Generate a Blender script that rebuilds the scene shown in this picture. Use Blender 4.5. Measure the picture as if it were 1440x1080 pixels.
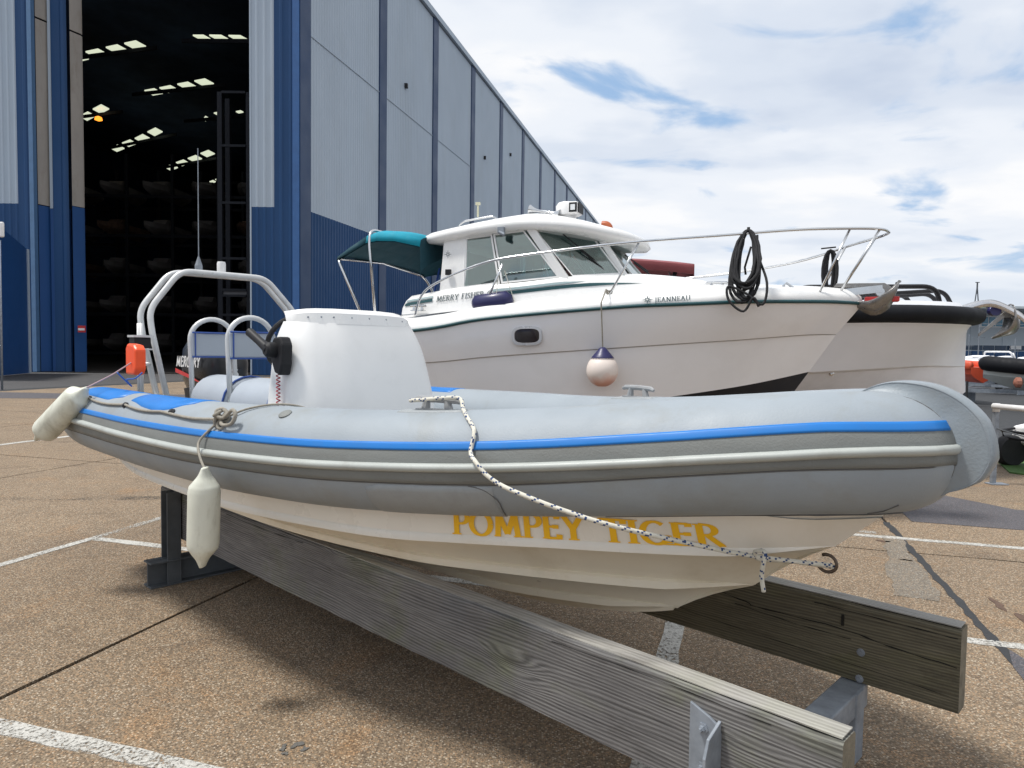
import bpy, bmesh, math, random
from mathutils import Vector, Matrix
random.seed(7)
PI = math.pi; R = math.radians
sc = bpy.context.scene
for o in list(bpy.data.objects): bpy.data.objects.remove(o)

# ---------------------------------------------------------------- camera
CAM_H = 1.6; FPX = 1000.0
_p = math.atan(48 / FPX); _r = R(0.8)
_F = Vector((0, math.cos(_p), -math.sin(_p))); _U = Vector((0, math.sin(_p), math.cos(_p))); _R = Vector((1, 0, 0))
_R2 = math.cos(_r) * _R + math.sin(_r) * _U
_U2 = -math.sin(_r) * _R + math.cos(_r) * _U
cam_d = bpy.data.cameras.new('camera'); cam = bpy.data.objects.new('camera', cam_d)
sc.collection.objects.link(cam)
M3 = Matrix((_R2, _U2, -_F)).transposed()
cam.matrix_world = Matrix.Translation((0, 0, CAM_H)) @ M3.to_4x4()
cam_d.sensor_width = 36; cam_d.lens = 25.0; cam_d.clip_start = 0.05; cam_d.clip_end = 6000
sc.camera = cam

# ---------------------------------------------------------------- world: broken cloud
SUN = Vector((-.40, -.05, .915)).normalized()
w = bpy.data.worlds.new('World'); sc.world = w; w.use_nodes = True
nt = w.node_tree; N = nt.nodes; Lk = nt.links
for n in list(N): N.remove(n)
def wn(t, **k):
    n = N.new(t)
    for a, b in k.items(): setattr(n, a, b)
    return n
out = wn('ShaderNodeOutputWorld'); bg = wn('ShaderNodeBackground'); Lk.new(bg.outputs[0], out.inputs[0])
sky = wn('ShaderNodeTexSky', sky_type='NISHITA'); sky.sun_disc = False
sky.sun_elevation = math.asin(SUN.z); sky.sun_rotation = math.atan2(SUN.x, SUN.y); sky.dust_density = 1.5; sky.ozone_density = 2
def wmath(op, a, b=None, c=None):
    n = wn('ShaderNodeMath', operation=op)
    for i, v in enumerate((a, b, c)):
        if v is None: continue
        if isinstance(v, (int, float)): n.inputs[i].default_value = v
        else: Lk.new(v, n.inputs[i])
    return n.outputs[0]
def wramp(src, stops, interp='EASE'):
    n = wn('ShaderNodeValToRGB'); n.color_ramp.interpolation = interp
    e = n.color_ramp.elements
    while len(e) < len(stops): e.new(.5)
    for i, (p, c) in enumerate(stops):
        e[i].position = p; e[i].color = c if len(c) == 4 else (*c, 1)
    Lk.new(src, n.inputs[0]); return n.outputs[0]
def wmix(f, a, b, mode='MIX'):
    n = wn('ShaderNodeMix', data_type='RGBA', blend_type=mode)
    for i, v in ((0, f), (6, a), (7, b)):
        if isinstance(v, (int, float)): n.inputs[i].default_value = v
        elif isinstance(v, tuple): n.inputs[i].default_value = (*v, 1)
        else: Lk.new(v, n.inputs[i])
    return n.outputs[2]
tc = wn('ShaderNodeTexCoord'); sp = wn('ShaderNodeSeparateXYZ'); Lk.new(tc.outputs['Generated'], sp.inputs[0])
zz = wmath('MAXIMUM', sp.outputs[2], 0.0)
den = wmath('ADD', zz, 0.16)
cx = wmath('DIVIDE', sp.outputs[0], den); cy = wmath('DIVIDE', sp.outputs[1], den)
cb = wn('ShaderNodeCombineXYZ'); Lk.new(cx, cb.inputs[0]); Lk.new(cy, cb.inputs[1])
def wnoise(sx, sy, ox, oy, scale, detail, rough, dist=0.0):
    m = wn('ShaderNodeMapping'); m.inputs['Scale'].default_value = (sx, sy, 1); m.inputs['Location'].default_value = (ox, oy, 0)
    Lk.new(cb.outputs[0], m.inputs[0])
    n = wn('ShaderNodeTexNoise'); n.inputs['Scale'].default_value = scale; n.inputs['Detail'].default_value = detail
    n.inputs['Roughness'].default_value = rough; n.inputs['Distortion'].default_value = dist
    Lk.new(m.outputs[0], n.inputs[0]); return n.outputs['Fac']
n1 = wnoise(1, 1.2, 2.4, 6.2, 2.3, 7, .52, .5)      # gaps of blue
n2 = wnoise(.8, 1.5, 8.3, 4.4, .95, 5, .46, .2)       # thick and thin cloud
n3 = wnoise(1, 1.2, 1.2, 9.5, 3.6, 6, .5)
cover = wramp(n1, [(.30, (0, 0, 0)), (.46, (1, 1, 1))])
cloud = wramp(wmath('ADD', wmath('MULTIPLY', n2, .75), wmath('MULTIPLY', n3, .25)),
              [(.28, (.58, .66, .80)), (.40, (.72, .785, .89)), (.50, (.86, .90, .965)), (.60, (.98, .985, 1.0))])
skys = wmix(1.0, sky.outputs[0], (.10, .10, .10), 'MULTIPLY')
hi = wramp(zz, [(0.0, (.8, .86, .93)), (.16, (0, 0, 0))], 'LINEAR')
blue = wmix(.72, skys, (.42, .63, .93))
mixed = wmix(cover, blue, cloud)
hz = wmath('SUBTRACT', 1.0, wmath('MINIMUM', wmath('MULTIPLY', zz, 7.0), 1.0))
final = wmix(wmath('MULTIPLY', hz, .65), mixed, (.70, .78, .87))
Lk.new(final, bg.inputs[0]); bg.inputs[1].default_value = 0.76

sun_d = bpy.data.lights.new('sun', 'SUN'); sun_d.energy = 2.8; sun_d.angle = R(9); sun_d.color = (1, .96, .9)
sun = bpy.data.objects.new('sun', sun_d); sc.collection.objects.link(sun)
sun.rotation_euler = SUN.to_track_quat('Z', 'Y').to_euler()
sc.view_settings.view_transform = 'Standard'; sc.view_settings.look = 'None'
sc.view_settings.exposure = 0.4; sc.view_settings.gamma = 1; sc.view_settings.use_curve_mapping = False

# ---------------------------------------------------------------- helpers
def cam_dir(px, py):
    return ((px - 720) / FPX) * _R2 - ((py - 540) / FPX) * _U2 + _F
CO = Vector((0, 0, CAM_H))
def at_z(px, py, z=0.0):
    d = cam_dir(px, py); return CO + d * ((z - CAM_H) / d.z)
def at_y(px, py, Y):
    d = cam_dir(px, py); return CO + d * (Y / d.y)
class Frame:
    def __init__(s, x, y, deg, z=0):
        s.m = Matrix.Translation((x, y, z)) @ Matrix.Rotation(R(deg), 4, 'Z'); s.i = s.m.inverted(); s.deg = deg
    def w(s, p): return s.m @ Vector(p)
    def at(s, px, py, x=None, y=None, z=None):      # point on a plane of this frame seen at a photo pixel
        o = s.i @ CO; d = s.i.to_3x3() @ cam_dir(px, py)
        if x is not None: t = (x - o.x) / d.x
        elif y is not None: t = (y - o.y) / d.y
        else: t = (z - o.z) / d.z
        return o + d * t
WORLD = Frame(0, 0, 0)

class MB:
    def __init__(s): s.v = []; s.f = []; s.mi = []
    def add(s, vs, fs, mi=0):
        b = len(s.v); s.v += [Vector(v) for v in vs]
        for f in fs: s.f.append(tuple(b + i for i in f)); s.mi.append(mi)
        return s
    def box(s, c, d, rot=None, mi=0):
        hx, hy, hz = d[0] / 2, d[1] / 2, d[2] / 2
        vs = [Vector((x, y, z)) for x in (-hx, hx) for y in (-hy, hy) for z in (-hz, hz)]
        if rot is not None: vs = [rot @ v for v in vs]
        c = Vector(c)
        return s.add([v + c for v in vs], [(0, 1, 3, 2), (4, 6, 7, 5), (0, 4, 5, 1), (2, 3, 7, 6), (0, 2, 6, 4), (1, 5, 7, 3)], mi)
    def bar(s, a, b, wd, ht, mi=0, up=Vector((0, 0, 1))):
        a = Vector(a); b = Vector(b); x = (b - a).normalized()
        if abs(x.dot(up)) > .95: up = Vector((0, 1, 0))
        y = up.cross(x).normalized(); z = x.cross(y)
        m = Matrix((x, y, z)).transposed()
        return s.box((a + b) / 2, ((b - a).length, wd, ht), m, mi)
    def tube(s, pts, r, n=8, closed=False, cap=True, mi=0, fleck=None):
        pts = [Vector(p) for p in pts]; m = len(pts)
        rs = r if isinstance(r, (list, tuple)) else [r] * m
        T = []
        for i in range(m):
            a = pts[(i - 1) % m] if (closed or i > 0) else pts[i]; b = pts[(i + 1) % m] if (closed or i < m - 1) else pts[i]
            t = b - a; T.append(t.normalized() if t.length > 1e-9 else Vector((0, 0, 1)))
        ref = Vector((0, 0, 1)) if abs(T[0].z) < .9 else Vector((1, 0, 0))
        nrm = (ref - T[0] * ref.dot(T[0])).normalized()
        vs = []
        for i in range(m):
            nrm = nrm - T[i] * nrm.dot(T[i])
            nrm = nrm.normalized() if nrm.length > 1e-6 else T[i].orthogonal().normalized()
            bn = T[i].cross(nrm)
            for k in range(n):
                a = 2 * PI * k / n
                vs.append(pts[i] + (nrm * math.cos(a) + bn * math.sin(a)) * rs[i])
        fs = []; mis = []
        for i in range(m if closed else m - 1):
            j = (i + 1) % m
            for k in range(n):
                fs.append((i * n + k, i * n + (k + 1) % n, j * n + (k + 1) % n, j * n + k))
                mis.append(fleck(i, k) if fleck else mi)
        if cap and not closed:
            fs.append(tuple(range(n - 1, -1, -1))); fs.append(tuple((m - 1) * n + k for k in range(n))); mis += [mi, mi]
        b = len(s.v); s.v += vs
        for f, q in zip(fs, mis): s.f.append(tuple(b + i for i in f)); s.mi.append(q)
        return s
    def lathe(s, prof, n=16, M=None, mi=0):           # prof: (r, z) from bottom to top
        vs = []
        for r, z in prof:
            for k in range(n):
                a = 2 * PI * k / n; v = Vector((r * math.cos(a), r * math.sin(a), z))
                vs.append(M @ v if M is not None else v)
        fs = []
        for i in range(len(prof) - 1):
            for k in range(n):
                fs.append((i * n + k, i * n + (k + 1) % n, (i + 1) * n + (k + 1) % n, (i + 1) * n + k))
        fs.append(tuple(range(n - 1, -1, -1))); fs.append(tuple((len(prof) - 1) * n + k for k in range(n)))
        return s.add(vs, fs, mi)
    def prism(s, poly, h0, h1, fn, mi=0):             # poly of 2D points extruded; fn(u, v, h) -> 3D
        n = len(poly)
        vs = [fn(u, v, h0) for u, v in poly] + [fn(u, v, h1) for u, v in poly]
        fs = [tuple(range(n - 1, -1, -1)), tuple(range(n, 2 * n))] + [(i, (i + 1) % n, n + (i + 1) % n, n + i) for i in range(n)]
        return s.add(vs, fs, mi)
    def grid(s, rows, closed_u=False, mi=0, skip=None):
        m = len(rows); n = len(rows[0]); vs = [p for r in rows for p in r]; fs = []
        for i in range(m - 1):
            for k in range(n if closed_u else n - 1):
                if skip and skip(i, k): continue
                fs.append((i * n + k, i * n + (k + 1) % n, (i + 1) * n + (k + 1) % n, (i + 1) * n + k))
        return s.add(vs, fs, mi)
    def quad(s, a, b, c, d, mi=0): return s.add([a, b, c, d], [(0, 1, 2, 3)], mi)

SETPARENT = {}
def ob(name, mb, mats, parent=None, smooth=False, bevel=0, label=None, cat=None, group=None, kind=None, rec=True, frame=None, solid=0, seg=2, sub=0):
    if not isinstance(mats, (list, tuple)): mats = [mats]
    vs = [Vector(v) for v in mb.v]; loc = Vector((0, 0, 0))
    if frame is not None: vs = [frame.w(v) for v in vs]
    if parent is None and vs:
        xs = [v.x for v in vs]; ys = [v.y for v in vs]; zs = [v.z for v in vs]
        loc = Vector(((min(xs) + max(xs)) / 2, (min(ys) + max(ys)) / 2, min(zs)))
        vs = [v - loc for v in vs]
    me = bpy.data.meshes.new(name); me.from_pydata([tuple(v) for v in vs], [], mb.f)
    for m in mats: me.materials.append(m)
    if len(mats) > 1: me.polygons.foreach_set('material_index', mb.mi)
    if rec:
        bm = bmesh.new(); bm.from_mesh(me); bmesh.ops.recalc_face_normals(bm, faces=bm.faces); bm.to_mesh(me); bm.free()
    if smooth: me.polygons.foreach_set('use_smooth', [True] * len(me.polygons))
    o = bpy.data.objects.new(name, me); sc.collection.objects.link(o); o.location = loc
    if parent is not None: o.parent = parent
    if solid:
        s = o.modifiers.new('thick', 'SOLIDIFY'); s.thickness = solid; s.offset = 0
    if bevel:
        b = o.modifiers.new('bevel', 'BEVEL'); b.width = bevel; b.segments = seg; b.limit_method = 'ANGLE'; b.angle_limit = R(35)
    if sub:
        b = o.modifiers.new('sub', 'SUBSURF'); b.levels = sub; b.render_levels = sub
    if smooth and (bevel or smooth == 'auto'):
        bpy_smooth_auto(me)
    return tag(o, label, cat, group, kind)
def bpy_smooth_auto(me):
    me.set_sharp_from_angle(angle=R(38))
def tag(o, label=None, cat=None, group=None, kind=None):
    if label: o['label'] = label
    if cat: o['category'] = cat
    if group: o['group'] = group
    if kind: o['kind'] = kind
    return o
def empty(name, frame=None, loc=(0, 0, 0), deg=0, label=None, cat=None, group=None, kind=None, parent=None):
    o = bpy.data.objects.new(name, None); sc.collection.objects.link(o); o.empty_display_size = .1
    if frame is not None: o.matrix_world = frame.m
    else: o.location = loc; o.rotation_euler.z = R(deg)
    if parent: o.parent = parent
    return tag(o, label, cat, group, kind)
def dup(o, parent=None, **k):
    c = o.copy(); sc.collection.objects.link(c)
    if parent is not None: c.parent = parent
    for ch in list(o.children): dup(ch, c)
    return tag(c, **k)

def catmull(pts, n=8, closed=False):
    P = [Vector(p) for p in pts]; m = len(P); out = []
    for i in range(m if closed else m - 1):
        if closed: a, b, c, d = P[(i - 1) % m], P[i], P[(i + 1) % m], P[(i + 2) % m]
        else: a, b, c, d = P[max(i - 1, 0)], P[i], P[i + 1], P[min(i + 2, m - 1)]
        for k in range(n):
            t = k / n
            out.append(.5 * ((2 * b) + (c - a) * t + (2 * a - 5 * b + 4 * c - d) * t * t + (3 * b - a - 3 * c + d) * t ** 3))
    if not closed: out.append(P[-1])
    return out
def fillet(pts, r, n=5):                               # round the corners of a polyline
    P = [Vector(p) for p in pts]; out = [P[0]]
    for i in range(1, len(P) - 1):
        a = P[i] + (P[i - 1] - P[i]).normalized() * min(r, (P[i - 1] - P[i]).length * .45)
        b = P[i] + (P[i + 1] - P[i]).normalized() * min(r, (P[i + 1] - P[i]).length * .45)
        for k in range(n + 1):
            t = k / n; out.append(a * (1 - t) ** 2 + P[i] * 2 * t * (1 - t) + b * t * t)
    out.append(P[-1]); return out
def resample(pts, n):
    P = [Vector(p) for p in pts]; L = [0]
    for a, b in zip(P, P[1:]): L.append(L[-1] + (b - a).length)
    out = []; j = 0
    for i in range(n):
        t = L[-1] * i / (n - 1)
        while j < len(P) - 2 and L[j + 1] < t: j += 1
        s = (t - L[j]) / max(L[j + 1] - L[j], 1e-9); out.append(P[j].lerp(P[j + 1], min(max(s, 0), 1)))
    return out
def lerp_table(tab, x):
    if x <= tab[0][0]: return tab[0][1:]
    for a, b in zip(tab, tab[1:]):
        if x <= b[0]:
            t = (x - a[0]) / (b[0] - a[0]); return tuple(p + (q - p) * t for p, q in zip(a[1:], b[1:]))
    return tab[-1][1:]

# ---------------------------------------------------------------- materials
def nodes(name):
    m = bpy.data.materials.new(name); m.use_nodes = True; t = m.node_tree
    return m, t, t.nodes, t.links, t.nodes['Principled BSDF']
def node_noise(t, co, scale, detail=4, rough=.55, vec=(1, 1, 1), dist=0):
    mp = t.nodes.new('ShaderNodeMapping'); mp.inputs['Scale'].default_value = vec; t.links.new(co, mp.inputs[0])
    n = t.nodes.new('ShaderNodeTexNoise'); n.inputs['Scale'].default_value = scale; n.inputs['Detail'].default_value = detail
    n.inputs['Roughness'].default_value = rough; n.inputs['Distortion'].default_value = dist
    t.links.new(mp.outputs[0], n.inputs[0]); return n.outputs['Fac']
def node_ramp(t, src, stops, interp='LINEAR'):
    n = t.nodes.new('ShaderNodeValToRGB'); n.color_ramp.interpolation = interp; e = n.color_ramp.elements
    while len(e) < len(stops): e.new(.5)
    for i, (p, c) in enumerate(stops):
        e[i].position = p; e[i].color = (c, c, c, 1) if isinstance(c, (int, float)) else (*c, 1)
    t.links.new(src, n.inputs[0]); return n.outputs[0]
def node_mix(t, f, a, b, mode='MIX'):
    n = t.nodes.new('ShaderNodeMix'); n.data_type = 'RGBA'; n.blend_type = mode
    for i, v in ((0, f), (6, a), (7, b)):
        if isinstance(v, (int, float)): n.inputs[i].default_value = v
        elif isinstance(v, tuple): n.inputs[i].default_value = (*v, 1)
        else: t.links.new(v, n.inputs[i])
    return n.outputs[2]
def node_math(t, op, a, b=None):
    n = t.nodes.new('ShaderNodeMath'); n.operation = op
    for i, v in enumerate((a, b)):
        if v is None: continue
        if isinstance(v, (int, float)): n.inputs[i].default_value = v
        else: t.links.new(v, n.inputs[i])
    return n.outputs[0]
def bump(t, src, dist, strength, b):
    n = t.nodes.new('ShaderNodeBump'); n.inputs['Distance'].default_value = dist; n.inputs['Strength'].default_value = strength
    t.links.new(src, n.inputs['Height']); t.links.new(n.outputs[0], b.inputs['Normal'])
def co_of(t, what='Object'):
    return t.nodes.new('ShaderNodeTexCoord').outputs[what]
def paint(name, col, rough=.45, metal=0, var=.08, vs=3, dirt=0, dirtcol=(.12, .10, .07), ds=6, bmp=0, bs=60, stretch=(1, 1, 1), coat=0, spec=None):
    m, t, N_, L_, b = nodes(name); co = co_of(t)
    n = node_noise(t, co, vs, 6, .6, stretch)
    c = node_mix(t, node_ramp(t, n, [(.3, 0.0), (.7, 1.0)]), tuple(max(x * (1 - var), 0) for x in col), tuple(min(x * (1 + var), 1) for x in col))
    if dirt:
        d = node_noise(t, co, ds, 9, .68, stretch, .4)
        c = node_mix(t, node_math(t, 'MULTIPLY', node_ramp(t, d, [(.50, 0.0), (.72, 1.0)]), dirt), c, dirtcol)
    L_.new(c, b.inputs['Base Color'])
    rr = node_ramp(t, node_noise(t, co, vs * 2.5, 5), [(.3, max(rough - .08, .03)), (.7, min(rough + .1, 1))])
    L_.new(rr, b.inputs['Roughness']); b.inputs['Metallic'].default_value = metal
    if coat: b.inputs['Coat Weight'].default_value = coat; b.inputs['Coat Roughness'].default_value = .08
    if spec is not None: b.inputs['Specular IOR Level'].default_value = spec
    if bmp: bump(t, node_noise(t, co, bs, 4), .01, bmp, b)
    return m
def emit(name, col, s):
    m, t, N_, L_, b = nodes(name); b.inputs['Base Color'].default_value = (*col, 1)
    b.inputs['Emission Color'].default_value = (*col, 1); b.inputs['Emission Strength'].default_value = s; return m
def glass(name, col, rough=.03, trans=.0, alpha=1.0):
    m, t, N_, L_, b = nodes(name); b.inputs['Base Color'].default_value = (*col, 1); b.inputs['Roughness'].default_value = rough
    b.inputs['Transmission Weight'].default_value = trans; b.inputs['IOR'].default_value = 1.45; b.inputs['Alpha'].default_value = alpha
    b.inputs['Specular IOR Level'].default_value = .7
    return m
def mat_ground(name, base, dark, light, stain=1.0):
    m, t, N_, L_, b = nodes(name)
    geo = N_.new('ShaderNodeNewGeometry'); co = geo.outputs['Position']
    v = N_.new('ShaderNodeTexVoronoi'); v.inputs['Scale'].default_value = 115; L_.new(co, v.inputs['Vector'])
    sp = N_.new('ShaderNodeSeparateColor'); L_.new(v.outputs['Color'], sp.inputs[0])
    stone = node_ramp(t, sp.outputs[0], [(0, dark), (.35, base), (.62, (base[0] * 1.25, base[1] * 1.08, base[2] * .92)), (.85, light), (1.0, (light[0] * 1.2, light[1] * 1.2, light[2] * 1.2))], 'CONSTANT')
    edge = node_ramp(t, v.outputs['Distance'], [(.25, 1.0), (.75, 0.0)])
    mort = (base[0] * .62, base[1] * .62, base[2] * .60)
    c = node_mix(t, edge, mort, stone)
    fine = node_noise(t, co, 260, 3, .7)
    c = node_mix(t, .5, c, node_mix(t, node_ramp(t, fine, [(.35, 0.0), (.65, 1.0)]), (.5, .5, .5), (1, 1, 1)), 'MULTIPLY')
    c = node_mix(t, 1.0, c, (1.22, 1.22, 1.22), 'MULTIPLY')
    # patches of wear: rusty, grey and dark
    p1 = node_ramp(t, node_noise(t, co, .55, 8, .62, dist=.6), [(.42, 0.0), (.68, 1.0)])
    c = node_mix(t, node_math(t, 'MULTIPLY', p1, .55 * stain), c, node_mix(t, 1.0, c, (.80, .82, .86), 'MULTIPLY'))
    p2 = node_ramp(t, node_noise(t, co, 1.1, 9, .66, dist=.8), [(.56, 0.0), (.72, 1.0)])
    c = node_mix(t, node_math(t, 'MULTIPLY', p2, .7 * stain), c, node_mix(t, 1.0, c, (1.22, .98, .72), 'MULTIPLY'))
    p3 = node_ramp(t, node_noise(t, co, 1.7, 10, .74, dist=.5), [(.53, 0.0), (.70, 1.0)])
    c = node_mix(t, node_math(t, 'MULTIPLY', p3, .7 * stain), c, node_mix(t, 1.0, c, (.50, .49, .50), 'MULTIPLY'))
    p5 = node_ramp(t, node_noise(t, co, 5.5, 8, .7, dist=.3), [(.60, 0.0), (.70, 1.0)])
    c = node_mix(t, node_math(t, 'MULTIPLY', p5, .45 * stain), c, node_mix(t, 1.0, c, (.62, .50, .42), 'MULTIPLY'))
    p6 = node_ramp(t, node_noise(t, co, .22, 6, .6, dist=.4), [(.44, 0.0), (.60, 1.0)])
    c = node_mix(t, node_math(t, 'MULTIPLY', p6, .5 * stain), c, node_mix(t, 1.0, c, (.74, .72, .72), 'MULTIPLY'))
    p4 = node_ramp(t, node_noise(t, co, .9, 7, .6, dist=.2), [(.30, 1.0), (.44, 0.0)])
    c = node_mix(t, node_math(t, 'MULTIPLY', p4, .45 * stain), c, node_mix(t, 1.0, c, (1.25, 1.25, 1.22), 'MULTIPLY'))
    L_.new(c, b.inputs['Base Color']); b.inputs['Roughness'].default_value = .88
    h = node_math(t, 'ADD', node_math(t, 'MULTIPLY', edge, .6), node_math(t, 'MULTIPLY', fine, .5))
    bump(t, h, .006, .75, b); return m
def mat_wood(name, c0, c1, green=.25, sc_=1.0):
    m, t, N_, L_, b = nodes(name); co = co_of(t)
    warp = node_noise(t, co, 1.0, 3, .5, (.55, 2, 3), .2)
    spz = N_.new('ShaderNodeSeparateXYZ'); L_.new(co, spz.inputs[0])
    # rings from a warped height: long grain with swirls at knots
    kn = N_.new('ShaderNodeTexVoronoi'); kn.inputs['Scale'].default_value = 1.0
    mp = N_.new('ShaderNodeMapping'); mp.inputs['Scale'].default_value = (1.15, 2.2, 4.6); L_.new(co, mp.inputs[0]); L_.new(mp.outputs[0], kn.inputs['Vector'])
    kd = node_ramp(t, kn.outputs['Distance'], [(0, 1.0), (.26, 0.0)], 'EASE')
    hgt = node_math(t, 'ADD', node_math(t, 'ADD', node_math(t, 'MULTIPLY', spz.outputs[2], 1.0), node_math(t, 'MULTIPLY', spz.outputs[1], .6)), node_math(t, 'ADD', node_math(t, 'MULTIPLY', warp, .13), node_math(t, 'MULTIPLY', kd, .035)))
    g = node_math(t, 'SINE', node_math(t, 'MULTIPLY', hgt, 520 * sc_))
    g = node_math(t, 'MULTIPLY', node_math(t, 'ADD', g, 1.0), .5)
    fib = node_noise(t, co, 60, 4, .7, (.06, 1, 1.6))
    gg = node_math(t, 'ADD', node_math(t, 'MULTIPLY', g, .26), node_math(t, 'MULTIPLY', fib, .8))
    c = node_mix(t, node_ramp(t, gg, [(.22, 0.0), (.8, 1.0)]), c0, c1)
    big = node_ramp(t, node_noise(t, co, 1.6, 6, .6, (.8, 1, 2.5)), [(.35, 0.0), (.65, 1.0)])
    c = node_mix(t, node_math(t, 'MULTIPLY', big, .75), c, node_mix(t, 1.0, c, (.62, .61, .63), 'MULTIPLY'))
    st = node_ramp(t, node_noise(t, co, 9, 8, .75, (.25, 1, 1.3)), [(.54, 0.0), (.66, 1.0)])
    c = node_mix(t, node_math(t, 'MULTIPLY', st, .45), c, node_mix(t, 1.0, c, (1.45, 1.43, 1.40), 'MULTIPLY'))
    dn = node_ramp(t, node_noise(t, co, 5, 9, .78, (.5, 1, 1.6), .3), [(.56, 0.0), (.66, 1.0)])
    c = node_mix(t, node_math(t, 'MULTIPLY', dn, .5), c, node_mix(t, 1.0, c, (.5, .47, .44), 'MULTIPLY'))
    gr = node_ramp(t, node_noise(t, co, 2.2, 7, .65, (.9, 1, 1.5), .5), [(.52, 0.0), (.68, 1.0)])
    c = node_mix(t, node_math(t, 'MULTIPLY', gr, green), c, node_mix(t, 1.0, c, (.85, .95, .55), 'MULTIPLY'))
    c = node_mix(t, node_math(t, 'MULTIPLY', node_ramp(t, kn.outputs['Distance'], [(.03, 1.0), (.10, 0.0)]), .6), c, (.03, .025, .02))
    L_.new(c, b.inputs['Base Color']); b.inputs['Roughness'].default_value = .85
    bump(t, gg, .004, .8, b); return m

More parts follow.
